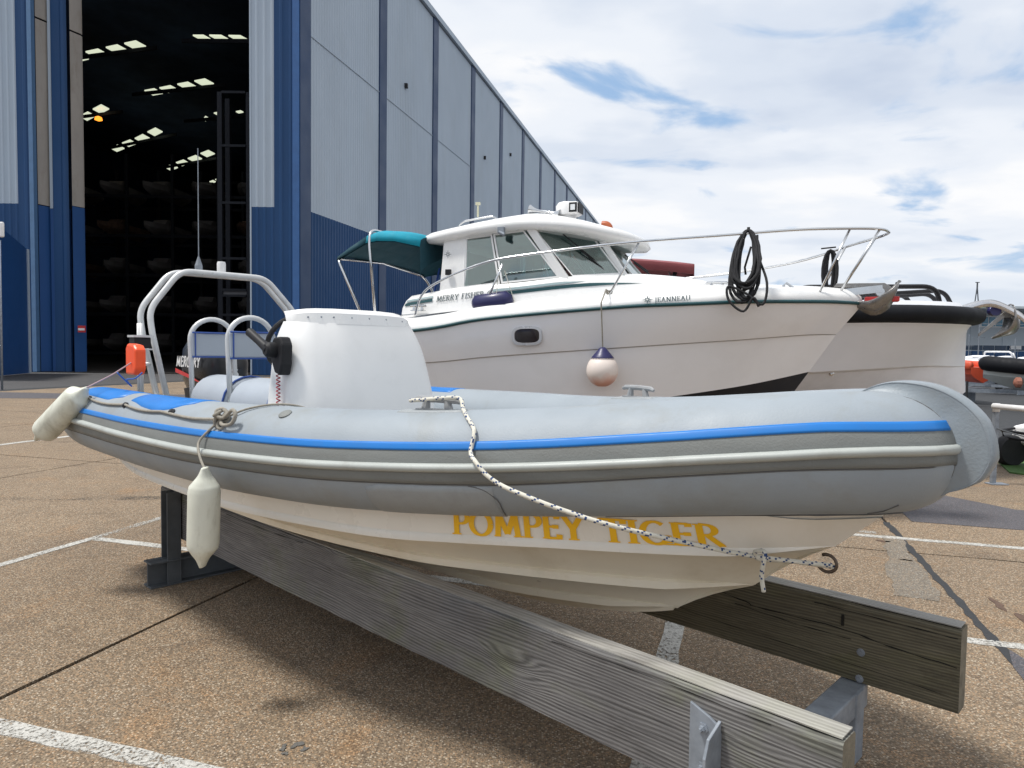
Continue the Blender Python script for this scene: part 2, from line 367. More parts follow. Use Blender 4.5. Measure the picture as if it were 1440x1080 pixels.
BLUE = (.014, .060, .165)
MT = dict(
    ground=mat_ground('aggregate_concrete', (.300, .226, .153), (.110, .078, .052), (.50, .42, .32)),
    asphalt=mat_ground('asphalt', (.085, .085, .09), (.04, .04, .045), (.15, .15, .15), .5),
    joint=paint('bitumen_joint', (.030, .032, .035), .8, bmp=.6, bs=90),
    patch=mat_ground('grey_repair', (.26, .225, .18), (.13, .11, .09), (.38, .35, .30), .8),
    darkpatch=mat_ground('dark_repair', (.115, .11, .125), (.07, .07, .08), (.17, .17, .18), .5),
    blue_clad=paint('blue_cladding', BLUE, .5, var=.12, vs=.15, stretch=(1, 1, .4), spec=.3),
    grey_clad=paint('grey_cladding', (.41, .48, .56), .5, var=.06, vs=.2, stretch=(1, 1, .3), spec=.3, dirt=.2, ds=.5, dirtcol=(.3, .33, .33)),
    beige=paint('stained_beige_panel', (.36, .33, .30), .7, var=.12, vs=.8, dirt=.5, ds=2, dirtcol=(.22, .18, .14), stretch=(1, 1, .3)),
    dark_in=paint('shade_dark_interior', (.026, .040, .075), .8, spec=.1, var=.4, vs=.3), rack=paint('rack_steel', (.018, .020, .026), .7, spec=.2),  # hall shade put into low interior and rack colours
    dim_white=paint('stored_boat_hull', (.13, .12, .115), .6, var=.4, vs=.6), dim_red=paint('stored_boat_tan', (.11, .065, .045), .6, var=.4),  # stored hulls darkened in colour for the hall's shade
    skylight_glow=emit('skylight_glow', (.86, .92, .70), .62), lamp_orange=emit('orange_lamp', (1, .3, .03), 1.6),
    tube=paint('grey_hypalon', (.275, .312, .345), .55, var=.08, vs=2.2, dirt=.5, ds=3.5, dirtcol=(.23, .23, .205), bmp=.12, bs=160, spec=.5),
    tube_cap=paint('nose_hypalon', (.235, .272, .302), .42, var=.06, dirt=.3, ds=5, dirtcol=(.2, .19, .17), bmp=.15, bs=120),
    tube_band=paint('worn_grey_band', (.175, .185, .178), .6, var=.1, vs=4, dirt=.5, ds=6, dirtcol=(.14, .14, .13), bmp=.2, bs=150, stretch=(.4, 1, 3)),
    patchfab=paint('grey_patch_fabric', (.30, .325, .34), .55, var=.05, dirt=.2, bmp=.15, bs=150),
    strake=paint('pale_rubber_strake', (.40, .425, .405), .45, var=.06, vs=4, dirt=.25, ds=5),
    blue_tape=paint('bright_blue_fabric', (.004, .165, .53), .45, var=.06, vs=4, dirt=.12, ds=7),
    seam=paint('dark_seam', (.12, .12, .12), .7),
    grp=paint('white_gelcoat', (.80, .80, .79), .28, var=.03, vs=2, dirt=.1, ds=3, dirtcol=(.5, .46, .38), coat=.2),
    hull_white=paint('ivory_gelcoat', (.81, .775, .70), .3, var=.03, vs=2, dirt=.25, ds=2.5, dirtcol=(.62, .53, .38), coat=.15),
    grp_cream=paint('cream_gelcoat', (.78, .71, .57), .35, var=.05, vs=1.6, dirt=.55, ds=2.2, dirtcol=(.56, .47, .32), coat=.1),
    console=paint('console_gelcoat', (.78, .78, .77), .48, var=.03, vs=2, dirt=.12, ds=5, dirtcol=(.5, .5, .48), bmp=.05, bs=30),
    yellow=paint('yellow_vinyl', (.90, .50, .008), .5, var=.06),
    steel=paint('polished_steel', (.62, .63, .64), .18, metal=1, var=.04), alu=paint('white_alloy_tube', (.60, .61, .61), .35, metal=.25, var=.08, vs=10),
    galv=paint('galvanised_steel', (.26, .29, .33), .55, metal=.3, var=.22, vs=14, dirt=.35, ds=9, dirtcol=(.16, .17, .18)),
    darksteel=paint('dark_galvanised_steel', (.085, .095, .105), .6, metal=.2, var=.2, vs=6, dirt=.3, dirtcol=(.04, .04, .04)),
    black=paint('black_plastic', (.014, .014, .016), .5, var=.15, spec=.3), rubber=paint('black_rubber', (.022, .022, .024), .7),
    glossblack=paint('gloss_black', (.010, .010, .012), .3, coat=.15), red=paint('red_vinyl', (.55, .03, .03), .4), white=paint('white_paint', (.78, .78, .78), .4),
    orange=paint('orange_plastic', (.95, .09, .015), .4), fabric=paint('grey_vinyl', (.36, .40, .45), .5, var=.06, bmp=.1, bs=120), piping=paint('blue_piping', (.03, .08, .30), .5),
    fender=paint('white_fender', (.66, .67, .58), .42, var=.1, vs=6, dirt=.6, ds=9, dirtcol=(.30, .28, .20), stretch=(1, 1, .45), bmp=.1, bs=40),
    fender_pink=None, navy=paint('navy_plastic', (.02, .02, .09), .4),
    rope=paint('grey_rope', (.28, .26, .22), .9, var=.2, vs=60), rope_w=paint('pale_rope', (.62, .60, .52), .9, var=.12, vs=50), rope_b=paint('navy_rope_fleck', (.03, .06, .16), .9),
    rope_k=paint('black_rope', (.012, .012, .014), .85), green_stripe=paint('dark_green_stripe', (.008, .06, .07), .4),
    mf_side=paint('pale_topsides', (.82, .81, .815), .16, var=.03, vs=1, coat=.3, dirt=.12, ds=1.5, dirtcol=(.48, .46, .42)), antifoul=paint('black_antifoul', (.012, .013, .018), .6),
    teal=paint('lit_teal_canvas', (.0, .27, .38), .8, var=.08, vs=8), teal_d=paint('shaded_teal_canvas', (.003, .045, .065), .85, var=.1),  # one canvas, its lit top and shaded rest put into two colours
    maroon=paint('maroon_canvas', (.22, .05, .055), .7), glass=glass('tinted_glass', (.50, .66, .66), .02, .92), glassdark=glass('dark_glass', (.02, .025, .03), .04),
    cabin_in=paint('cabin_lining', (.42, .45, .44), .7), lens=glass('lamp_lens', (.75, .78, .8), .1),
    line=paint('worn_white_line', (.55, .54, .50), .8, var=.15, vs=12), line_faint=None,
    wood=mat_wood('weathered_grey_timber', (.038, .036, .036), (.26, .254, .246), .6),
    wood_dark=mat_wood('dark_green_timber', (.060, .053, .036), (.185, .165, .112), .5), wood_end=paint('timber_end_grain', (.17, .15, .11), .9, var=.3, vs=20, bmp=.4, bs=90),  # wood_dark: darker green-brown timber for the far beam
    wood_top=mat_wood('bleached_timber_edge', (.22, .21, .19), (.44, .43, .40), .2),
    building=paint('pale_blue_building_panel', (.46, .52, .57), .6, var=.04, vs=.2), win=paint('window_glass', (.10, .28, .42), .15), win_dark=paint('dark_window_band', (.02, .05, .10), .2), blue_door=paint('blue_roller_door', (.01, .07, .20), .5),
    mblack=paint('matt_black_rubber', (.010, .011, .014), .65, spec=.2),
    turf=paint('artificial_turf', (.06, .13, .03), .95, var=.2, vs=30, bmp=.4, bs=200), bw=paint('white_boat_gelcoat', (.86, .87, .91), .4, var=.02), bgrey=paint('grey_boat_hull', (.48, .51, .50), .4), greydeck=paint('grey_boat_bottom', (.40, .38, .37), .5),
    purple=paint('purple_line', (.18, .10, .32), .8), blueline=paint('blue_line', (.05, .13, .40), .8),
)
def worn_line(name, keep):
    m, t, N_, L_, b = nodes(name); co = N_.new('ShaderNodeNewGeometry').outputs['Position']
    n = node_noise(t, co, 55, 5, .75); n2 = node_noise(t, co, 2.2, 5, .6)
    a = node_ramp(t, node_math(t, 'ADD', node_math(t, 'MULTIPLY', n, .65), node_math(t, 'MULTIPLY', n2, .35)), [(keep, 0.0), (keep + .07, 1.0)])
    c = node_mix(t, node_ramp(t, node_noise(t, co, 120, 3, .7), [(.3, 0.0), (.7, 1.0)]), (.36, .35, .32), (.62, .61, .57))
    L_.new(c, b.inputs['Base Color']); L_.new(a, b.inputs['Alpha']); b.inputs['Roughness'].default_value = .85
    bump(t, n, .004, .5, b); return m
def thin_glass():
    m = bpy.data.materials.new('cabin_glass'); m.use_nodes = True; t = m.node_tree
    for n in list(t.nodes): t.nodes.remove(n)
    o = t.nodes.new('ShaderNodeOutputMaterial'); mx = t.nodes.new('ShaderNodeMixShader'); tr = t.nodes.new('ShaderNodeBsdfTransparent'); gl = t.nodes.new('ShaderNodeBsdfGlossy'); lw = t.nodes.new('ShaderNodeLayerWeight')
    lw.inputs[0].default_value = .35; tr.inputs[0].default_value = (.58, .72, .70, 1); gl.inputs[0].default_value = (.9, .95, .95, 1); gl.inputs['Roughness'].default_value = .03
    f = node_math(t, 'MINIMUM', node_math(t, 'ADD', node_math(t, 'MULTIPLY', lw.outputs['Fresnel'], .8), .14), 1.0)
    t.links.new(f, mx.inputs[0]); t.links.new(tr.outputs[0], mx.inputs[1]); t.links.new(gl.outputs[0], mx.inputs[2]); t.links.new(mx.outputs[0], o.inputs[0]); return m
MT['glass'] = thin_glass()
MT['line'] = worn_line('worn_white_line_paint', .44); MT['line_faint'] = worn_line('faint_white_line_paint', .49)
def pink():
    m, t, N_, L_, b = nodes('pink_stained_ball'); co = co_of(t); s = N_.new('ShaderNodeSeparateXYZ'); L_.new(co, s.inputs[0])
    f = node_math(t, 'ADD', node_math(t, 'MULTIPLY', s.outputs[2], -3.2), node_math(t, 'MULTIPLY', node_noise(t, co, 6, 6), .8))
    L_.new(node_mix(t, node_ramp(t, f, [(-.0, 0.0), (.35, 1.0)]), (.75, .66, .60), (.66, .36, .29)), b.inputs['Base Color']); b.inputs['Roughness'].default_value = .35
    return m
MT['fender_pink'] = pink()
# ---------------------------------------------------------------- ground
GF = Frame(0, 0, -17)                       # local x along the painted rows, local y across them (joint grid)
g = MB(); g.quad((-2500, -400, -.03), (2500, -400, -.03), (2500, 4000, -.03), (-2500, 4000, -.03))
ob('ground', g, MT['asphalt'], kind='structure', rec=False)
pave = empty('pavement', GF, kind='structure')
jb = MB(); jb.box((2, 22, -.02), (52, 66, .012)); ob('joint_filler', jb, MT['joint'], pave)
ex = [-23, -18, -13.2, -8.22, -3.10, 1.47, 6.3, 11.2, 16, 21, 26]
rnd = random.Random(3)
for i in range(len(ex) - 1):
    x0, x1 = ex[i], ex[i + 1]
    if x1 <= -8: ys = [-6, 2.6, 7.53, 12.5, 17.5, 22.5, 28, 34]
    elif x1 <= -3: ys = [-6, 2.4 - 3.9, 7.53, 12.5, 17.5, 23, 29, 34]
    elif x1 < 2: ys = [-6, -1.2, 6.40, 11.3, 16.2, 21.5, 27, 34]
    else: ys = [-6, 1.4, 6.41, 11.3, 14.6]
    for y0, y1 in zip(ys, ys[1:]):
        m = MB(); gp = .013
        # slightly ragged edges
        def edge(a, b, c, nn, hor):
            return [((a + (b - a) * k / nn), c + rnd.uniform(-.006, .006)) if hor else (c + rnd.uniform(-.006, .006), (a + (b - a) * k / nn)) for k in range(nn)]
        poly = edge(x0 + gp, x1 - gp, y0 + gp, 12, True) + edge(y0 + gp, y1 - gp, x1 - gp, 12, False) + edge(x1 - gp, x0 + gp, y1 - gp, 12, True) + edge(y1 - gp, y0 + gp, x0 + gp, 12, False)
        m.prism(poly, -.014, 0, lambda u, v, h: Vector((u, v, h)))
        ob('concrete_slab', m, MT['ground'], pave)
def sheet(name, poly, z, mat, **k):
    m = MB(); m.prism(poly, z - .0035, z, lambda u, v, h: Vector((u, v, h))); return ob(name, m, mat, pave, **k)
def rag(x0, y0, x1, y1, wd, z, mat, name, j=.006, n=None, w1=None):
    a = Vector((x0, y0)); b = Vector((x1, y1)); d = (b - a); L = d.length; d.normalize(); p = Vector((-d.y, d.x)); n = n or max(int(L / .12), 3)
    A = []; B = []
    for k in range(n + 1):
        t = k / n; ww = wd + ((w1 if w1 is not None else wd) - wd) * t; c = a + d * L * t
        A.append(tuple(c + p * (ww / 2 + rnd.uniform(-j, j)))); B.append(tuple(c - p * (ww / 2 + rnd.uniform(-j, j))))
    return sheet(name, A + B[::-1], z, mat)
LN = MT['line']; LF = MT['line_faint']
rag(-4.98, -1, -4.98, 4.53, .075, .004, LN, 'painted_line'); rag(-4.98, 4.53, -5.02, 6.4, .075, .004, LF, 'painted_line')
rag(-4.93, 4.53, -1.0, 4.53, .085, .004, LN, 'painted_line'); rag(1.0, 4.52, 6.0, 4.52, .085, .004, LN, 'painted_line')
rag(-6.0, 2.15, -1.7, 2.15, .09, .004, LN, 'painted_line'); rag(-.27, -1, -.27, 4.55, .11, .004, LN, 'painted_line')
rag(.6, 6.88, 6, 6.86, .085, .004, LN, 'painted_line'); rag(-.9, 7.06, 1.3, 7.02, .07, .004, LF, 'painted_line')
rag(-10.92, 4, -10.88, 11.2, .13, .004, LN, 'painted_line'); rag(-7.4, 8.2, -6.0, 8.0, .09, .004, LF, 'painted_line')
# joint sealed with thick tar to the right, with spilled patches
rag(1.47, 1.2, 1.47, 7.5, .055, .003, MT['joint'], 'tar_joint', .012, 70)
rag(1.22, 5.2, 1.42, 6.95, .30, .0035, MT['patch'], 'grey_patch', .03, 16, .12)
sheet('tar_blot', [(1.47, 3.75), (1.55, 3.9), (1.56, 4.25), (1.50, 4.45), (1.44, 4.2), (1.43, 3.9)], .0045, MT['darkpatch'])
def blob(cx, cy, rx, ry, z, mat, name, a=0, n=30, j=.25):
    ph = [rnd.uniform(0, 6.28) for _ in range(5)]; P = []
    for k in range(n):
        t = 2 * PI * k / n; r = 1 + j * sum(math.sin((q + 2) * t + ph[q]) / (q + 1.5) for q in range(5))
        x, y = rx * r * math.cos(t), ry * r * math.sin(t); P.append((cx + x * math.cos(a) - y * math.sin(a), cy + x * math.sin(a) + y * math.cos(a)))
    return sheet(name, P, z, mat)
rust = paint('rusty_stain', (.11, .07, .05), .9, var=.3, vs=20, bmp=.5, bs=120)
for q in ((1.78, 4.95, .05, .12), (1.70, 5.25, .03, .09), (1.86, 4.80, .025, .05), (1.30, 6.72, .05, .03), (1.36, 6.15, .04, .02)): blob(*q[:4], .0035, rust, 'rust_stain', j=.45)
tarlump = paint('tar_lump', (.12, .115, .105), .7, var=.3, vs=30, bmp=.6, bs=90)
for q in ((-1.62, 2.42, .020, .02), (-1.66, 2.38, .012, .02), (-1.575, 2.40, .014, .012), (-1.63, 2.35, .01, .012)): blob(*q, .004, tarlump, 'tar_lump', j=.5)
tyre = worn_line('tyre_mark', .52); tb__ = tyre.node_tree.nodes
for n_ in tb__:
    if n_.type == 'MIX': n_.inputs[6].default_value = (.06, .055, .05, 1); n_.inputs[7].default_value = (.10, .09, .08, 1)
for (xa, ya, xb, yb) in ((-9, 9.2, -2.6, 8.6), (-9, 10.6, -2.6, 10.0), (-13, 3.0, -5.6, 6.0), (1.9, 2.2, 4.2, 6.1), (-4.4, .6, -1.0, .2)):
    rag(xa, ya, xb, yb, .16, .0030, tyre, 'tyre_mark', .01)
# dark asphalt strips
m = MB()
sheet('asphalt_repair', [(1.72, 7.62), (2.6, 7.60), (4.2, 7.9), (6, 8.2), (6, 8.3), (4.4, 8.4), (2.9, 8.6), (2.2, 9.4), (1.7, 9.6)], .0045, MT['darkpatch'])
sheet('asphalt_strip', [(-23, 14.4), (-20.2, 15.2), (-12, 18.8), (-12, 20.6), (-20.4, 17.6), (-23, 17)], .0045, MT['darkpatch'])
sheet('asphalt_strip', [(2.2, 10.0), (2.5, 9.95), (3.2, 11.2), (3.05, 11.4)], .0045, MT['patch'])
# green turf verge with pale kerb strip, drive beyond
tf = MB(); tf.prism([(3.72, 11.3), (4.2, 10.9), (7.0, 10.6), (10, 10.8), (10, 14.0), (5.0, 14.3), (4.2, 13.9)], .0, .02, lambda u, v, h: Vector((u, v, h)))
ob('artificial_turf', tf, MT['turf'], pave)
kb = MB(); kb.prism([(4.1, 14.35), (12, 14.1), (12, 14.6), (4.1, 14.85)], -.03, .06, lambda u, v, h: Vector((u, v, h)))
ob('kerb_strip', kb, paint('pale_kerb', (.50, .46, .38), .8, bmp=.3), pave, bevel=.01)
# ---------------------------------------------------------------- hangar
MT['grey_lap'] = paint('lap_grey', (.385, .45, .525), .6)
MT['navy_clad'] = paint('navy_cladding', (.012, .042, .115), .5, var=.1, vs=.2)
K0 = at_y(420, 300, 40.0); HX, HY = K0.x, 40.0         # front right corner
HF = Frame(HX, HY, 0)
ax = Vector((math.sin(R(14.6)), math.cos(R(14.6)), 0))   # direction of the long side wall
hang = empty('boat_storage_hall', HF, label='huge blue and grey clad boat storage hall with an open door behind the boats', cat='building')
ZS, ZT = 9.35, 29.0
def corr(mb, a, b, z0, z1, pitch=.33, dep=.05, nrm=None):   # trapezoid sheet between plan points a and b
    a = Vector(a); b = Vector(b); L = (b - a).length; d = (b - a) / L; n = max(int(L / pitch), 1); p = L / n
    nrm = nrm or Vector((d.y, -d.x, 0)); V = []
    for i in range(n):
        for f, h in ((0, 0), (.55, 0), (.68, 1), (.87, 1)):
            q = a + d * (p * (i + f)) + nrm * (h * dep); V.append(q)
    V.append(a + d * L)
    tops = z1 if isinstance(z1, tuple) else (z1, z1)
    lo = [Vector((v.x, v.y, z0)) for v in V]; hi_ = [Vector((v.x, v.y, tops[0] + (tops[1] - tops[0]) * ((v - a).dot(d) / L))) for v in V]
    mb.grid([lo, hi_]); return mb
bay = 10.15
for i in range(12):
    a = ax * (bay * i); b = ax * (bay * (i + 1))
    s0 = .55 if i == 0 else .55
    a2 = a + ax * 1.1; 
    m = corr(MB(), a2, b, ZS, ZT - .3, .30, .025); ob('cladding_panel', m, MT['grey_clad'], hang, rec=False)
    m = corr(MB(), a2, b, 0, ZS); ob('cladding_panel', m, MT['blue_clad'], hang, rec=False)
    m = MB(); nv = Vector((ax.y, -ax.x, 0)); c = a + ax * .55 + nv * .03
    m.box((c.x, c.y, ZT / 2), (.16, 1.12, ZT), Matrix.Rotation(-R(14.6), 3, 'Z')); ob('pilaster', m, MT['navy_clad'], hang)
    m = MB(); q0 = a2 + nv * .045; q1 = b + nv * .045; zl = 19.2
    m.bar((q0.x, q0.y, zl), (q1.x, q1.y, zl), .03, .05)
    if i < 3: ob('sheet_lap', m, MT['grey_lap'], hang)
    if i in (0, 1, 3, 4):
        m = MB(); q = a + ax * 4.5 + nv * .1; m.box((q.x, q.y, 24.2 - (i % 2) * 3), (.25, .3, .3)); ob('vent_cap', m, MT['black'], hang)
m = MB(); e = ax * (bay * 12); nv = Vector((ax.y, -ax.x, 0))
m.bar((nv.x * .1, nv.y * .1, ZT), (e.x + nv.x * .1, e.y + nv.y * .1, ZT), .35, .45); ob('eaves_trim', m, MT['grey_clad'], hang)
# back, far side and roof close the hall
m = MB(); W = 62
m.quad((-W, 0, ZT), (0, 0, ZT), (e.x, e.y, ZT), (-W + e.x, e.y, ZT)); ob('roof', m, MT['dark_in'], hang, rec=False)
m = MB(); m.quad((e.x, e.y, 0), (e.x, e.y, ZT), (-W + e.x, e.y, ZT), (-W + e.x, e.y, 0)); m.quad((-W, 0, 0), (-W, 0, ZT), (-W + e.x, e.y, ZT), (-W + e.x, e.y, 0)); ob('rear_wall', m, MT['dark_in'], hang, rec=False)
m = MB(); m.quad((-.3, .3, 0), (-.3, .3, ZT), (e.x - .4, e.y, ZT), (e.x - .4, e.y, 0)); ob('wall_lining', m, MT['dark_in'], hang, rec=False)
m = MB(); m.quad((-W, .2, .004), (-.4, .2, .004), (e.x - .4, e.y, .004), (-W + e.x, e.y, .004)); ob('hall_floor', m, paint('dark_floor', (.035, .03, .028), .8), hang, rec=False)  # low floor colour carries the hall's shade
# front wall: px -> hall x
def hx(px, dy=0): return (at_y(px, 250, 40 + dy).x - HX)
def front(px0, px1, z0, z1, mat, y=0, name='cladding_panel'):
    m = corr(MB(), (hx(px0), y, 0), (hx(px1), y, 0), z0, z1, .36, .05); return ob(name, m, mat, hang, rec=False)
front(353.5, 385.5, ZS, ZT, MT['grey_clad']); front(353.5, 385.5, 0, ZS, MT['blue_clad']); front(385.5, 412, 0, ZT, MT['blue_clad'])
m = MB(); m.box(((hx(412) + .06) / 2, -.02, ZT / 2), (abs(hx(412)) + .06, .2, ZT)); ob('corner_trim', m, paint('mid_blue_trim', (.035, .12, .32), .45), hang)
m = MB(); m.box((hx(352.6), .2, ZT / 2), (.08, .5, ZT)); ob('door_jamb', m, MT['grey_clad'], hang)
# stacked door leaves on the left
def leaf(px0, px1, y0, z0, z1, mat, th=.3, name='door_leaf'):
    m = MB(); a, b = hx(px0, y0), hx(px1, y0); m.box(((a + b) / 2, y0 + th / 2, (z0 + z1) / 2), (b - a, th, z1 - z0)); return ob(name, m, mat, hang)
front(-1120, 25, ZS, ZT, MT['grey_clad']); front(-1120, 25, 0, ZS, MT['blue_clad']); front(25, 41, 0, ZT, MT['blue_clad'])
leaf(41, 47, -.1, 0, ZT, paint('light_blue_trim', (.10, .20, .36), .45), .3, 'corner_trim')
leaf(47, 53, .9, 0, ZT, MT['dark_in'], .2, 'door_gap_shade')  # dark strip put in for the shade between leaves
def skew(px0, px1, y0, y1, z0, z1, mat, name='door_leaf'):
    m = MB(); x0, x1 = hx(px0, y0), hx(px1, y1); m.quad((x0, y0, z0), (x1, y1, z0), (x1, y1, z1), (x0, y0, z1)); m.quad((x0, y0 + .1, z0), (x1, y1 + .1, z0), (x1, y1 + .1, z1), (x0, y0 + .1, z1)); return ob(name, m, mat, hang, rec=False)
blue_d = paint('door_blue', (.016, .075, .235), .5, var=.1, vs=.2)  # plain blue of the door leaves and wing wall
skew(53, 69.5, .3, .9, ZS + .05, 19.6, MT['beige']); skew(53, 69.5, .3, .9, 19.7, ZT, MT['beige']); skew(53, 69.5, .3, .9, 0, ZS, blue_d)
leaf(69.8, 74, .75, ZS - .1, ZT, MT['grey_clad'], .2); leaf(69.8, 96, .76, 0, ZS - .12, blue_d, .2)
m = corr(MB(), (hx(74.3, .7), .7, 0), (hx(96.5, .7), .7, 0), 0, ZT, .5, .08); ob('door_leaf', m, MT['blue_clad'], hang, rec=False)
leaf(96.5, 101, 1.3, 0, ZT, MT['dark_in'], .1, 'door_gap_shade')  # second dark strip, again only shade between leaves
skew(101, 117, .5, 1.1, ZS + .03, 19.0, MT['beige']); skew(101, 117, .5, 1.1, 19.1, ZT, MT['beige']); skew(101, 117, .5, 1.1, 0, ZS, blue_d)
m = MB(); m.box((hx(106.5), .35, 1.6 + (486 - 465) * .04), (.42, .05, .38)); sg = ob('door_sign', m, MT['red'], hang)
m = MB(); m.box((hx(106.5), .315, 1.6 + (486 - 465.5) * .04), (.36, .02, .12)); ob('sign_panel', m, MT['white'], sg)
# wing wall in front of the left doors
m = MB()
wa = at_z(42, 524.5, 0); wb = at_z(-60, 534, 0); la = Vector((wa.x - HX, wa.y - HY, 0)); lb = Vector((wb.x - HX, wb.y - HY, 0))
ztop0 = at_y(42, 351, wa.y).z; ztop1 = at_y(-60, 262, wb.y).z
dd = (la - lb).normalized(); nn = Vector((dd.y, -dd.x, 0)) * .15
for s_ in (0, 1):
    pass
P = [lb, la]; m.add([lb, la, la + Vector((0, 0, ztop0)), lb + Vector((0, 0, ztop1)), lb - nn, la - nn, la - nn + Vector((0, 0, ztop0)), lb - nn + Vector((0, 0, ztop1))],
      [(0, 1, 2, 3), (4, 5, 6, 7), (0, 1, 5, 4), (3, 2, 6, 7), (0, 3, 7, 4), (1, 2, 6, 5)]); 
wing = [v + Vector((HX, HY, 0)) for v in m.v]; m.v = wing
ob('wing_wall', m, blue_d, label='dark blue wing wall with sloping top at far left beside the hall door', cat='wall')
m = MB(); q = at_z(43.5, 524.5, 0); m.box((q.x, q.y - .1, at_y(43, 351, q.y).z / 2), (.12, .12, at_y(43, 351, q.y).z)); ob('corner_post', m, MT['grey_clad'], label='thin pale post on the edge of the dark blue wing wall', cat='post')
# skylights: emission put into sheets under the roof as daylight
ZR = 24.5
rows = [[(110, 82), (136, 75.5), (164, 69.5), (190, 64)], [(216, 130), (238, 126), (263, 121), (287, 116.5)], [(123, 164), (142, 154)], [(165, 209), (182, 202), (200, 195), (218, 186)],
        [(241, 236), (257, 229.5), (274, 223.5), (292, 216.5)], [(286, 54.5), (310, 54.5), (337, 55)], [(289, 167.5), (306, 160), (337, 158)], [(290, 260), (299, 256), (307, 253)]]
rl = MB()
for ri, row in enumerate(rows):
    for i, (x, y) in enumerate(row):
        s = (486 - y) / 410; j = min(i, len(row) - 2); dx = (row[j + 1][0] - row[j][0]); dy = (row[j + 1][1] - row[j][1])
        if ri == 6: s *= .35
        if ri == 7: s *= .5
        ax_, ay_ = dx * .62 * (.35 if ri == 6 else 1), dy * .62; bx_, by_ = 14 * s, 7.5 * s
        zr = ZR
        pts = [at_z(x + sx * ax_ / 2 + sy * bx_ / 2, y + sx * ay_ / 2 + sy * by_ / 2, zr) - Vector((HX, HY, 0)) for sx, sy in ((-1, -1), (1, -1), (1, 1), (-1, 1))]
        m = MB(); m.add(pts + [p + Vector((0, 0, .1)) for p in pts], [(0, 1, 2, 3), (4, 5, 6, 7), (0, 1, 5, 4), (1, 2, 6, 5), (2, 3, 7, 6), (3, 0, 4, 7)]); ob('skylight_glow', m, MT['skylight_glow'], hang)
    # purlin under each row
    a = at_z(row[0][0] - 30, row[0][1] + 3, ZR - .4); b = at_z(row[-1][0] + 30, row[-1][1] + 3, ZR - .4)
    m = MB(); m.bar(a - Vector((HX, HY, 0)), b - Vector((HX, HY, 0)), .12, .3); ob('purlin', m, MT['rack'], hang)
q = at_z(138.5, 166.5, ZR - 1) ; m = MB(); m.lathe([(.1, -.25), (.35, -.15), (.3, .1), (.1, .2)], 10, Matrix.Translation(q)); ob('ceiling_lamp', m, MT['lamp_orange'], label='small glowing orange lamp high inside the dark hall', cat='lamp')
q = at_z(274, 222, ZR - .3); m = MB(); m.tube([q, Vector((q.x, q.y, 8))], .04, 5); 
# storage racks with boats, deep inside
def hull_mb(L, B, H, cab=True):
    m = MB(); n = 9; rows_ = []
    for i in range(n):
        t = i / (n - 1); wv = B / 2 * (1 - max(0, (t - .45) / .55) ** 2.2) * (.9 + .1 * min(t * 5, 1)); x = (t - .5) * L; k = max(0, (t - .6) / .4) ** 2 * H * .55
        rows_.append([Vector((x, -wv, H)), Vector((x, -wv * .92, H * .55 + k * .2)), Vector((x * 1.0, -wv * .7, H * .35 + k * .6)), Vector((x, 0, k)), Vector((x, wv * .7, H * .35 + k * .6)), Vector((x, wv * .92, H * .55 + k * .2)), Vector((x, wv, H))])
    m.grid(rows_); m.add(rows_[0], [tuple(range(7))])
    m.grid([[r[0] for r in rows_], [r[6] for r in rows_]])
    if cab: m.prism([(-.05 * L, H), (.16 * L, H), (.07 * L, H * 1.5), (-.05 * L, H * 1.55)], -B * .3, B * .3, lambda u, v, h: Vector((u, h, v)))
    return m
rk = empty('storage_rack', WORLD, loc=(0, 0, 0), label='tall dim steel boat racks filling the inside of the hall', cat='rack')
rk.location = (-31, 66, 0)
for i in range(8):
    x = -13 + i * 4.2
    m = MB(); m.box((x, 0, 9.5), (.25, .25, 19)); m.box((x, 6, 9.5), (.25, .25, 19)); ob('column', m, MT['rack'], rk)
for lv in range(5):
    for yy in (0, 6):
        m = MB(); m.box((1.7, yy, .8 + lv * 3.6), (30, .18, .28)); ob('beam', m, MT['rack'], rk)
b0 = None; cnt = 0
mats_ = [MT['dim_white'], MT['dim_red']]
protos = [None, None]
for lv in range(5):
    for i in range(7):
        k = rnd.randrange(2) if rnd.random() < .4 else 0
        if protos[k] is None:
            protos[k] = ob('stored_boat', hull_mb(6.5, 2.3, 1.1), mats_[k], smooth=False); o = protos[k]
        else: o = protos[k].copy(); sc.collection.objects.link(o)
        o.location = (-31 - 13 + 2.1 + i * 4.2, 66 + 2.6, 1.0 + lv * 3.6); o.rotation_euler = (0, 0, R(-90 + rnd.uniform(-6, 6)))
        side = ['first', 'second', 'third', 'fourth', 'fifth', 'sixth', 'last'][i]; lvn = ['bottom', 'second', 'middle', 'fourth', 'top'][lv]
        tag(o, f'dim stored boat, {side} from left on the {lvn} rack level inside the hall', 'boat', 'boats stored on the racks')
# access tower inside the door, right
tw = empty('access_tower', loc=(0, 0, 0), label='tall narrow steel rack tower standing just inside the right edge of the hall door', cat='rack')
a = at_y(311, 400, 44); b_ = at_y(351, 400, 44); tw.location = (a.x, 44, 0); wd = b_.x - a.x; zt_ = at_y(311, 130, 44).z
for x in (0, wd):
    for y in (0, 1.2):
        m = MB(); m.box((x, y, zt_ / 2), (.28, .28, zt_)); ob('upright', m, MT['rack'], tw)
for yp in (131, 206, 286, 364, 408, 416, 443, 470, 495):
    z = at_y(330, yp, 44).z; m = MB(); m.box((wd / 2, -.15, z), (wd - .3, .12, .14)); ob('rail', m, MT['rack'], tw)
m = MB(); m.box((wd / 2, 0, at_y(330, 412, 44).z), (wd - .3, .1, .3)); ob('shelf_board', m, paint('dim_grey_board', (.12, .12, .13), .6), tw)
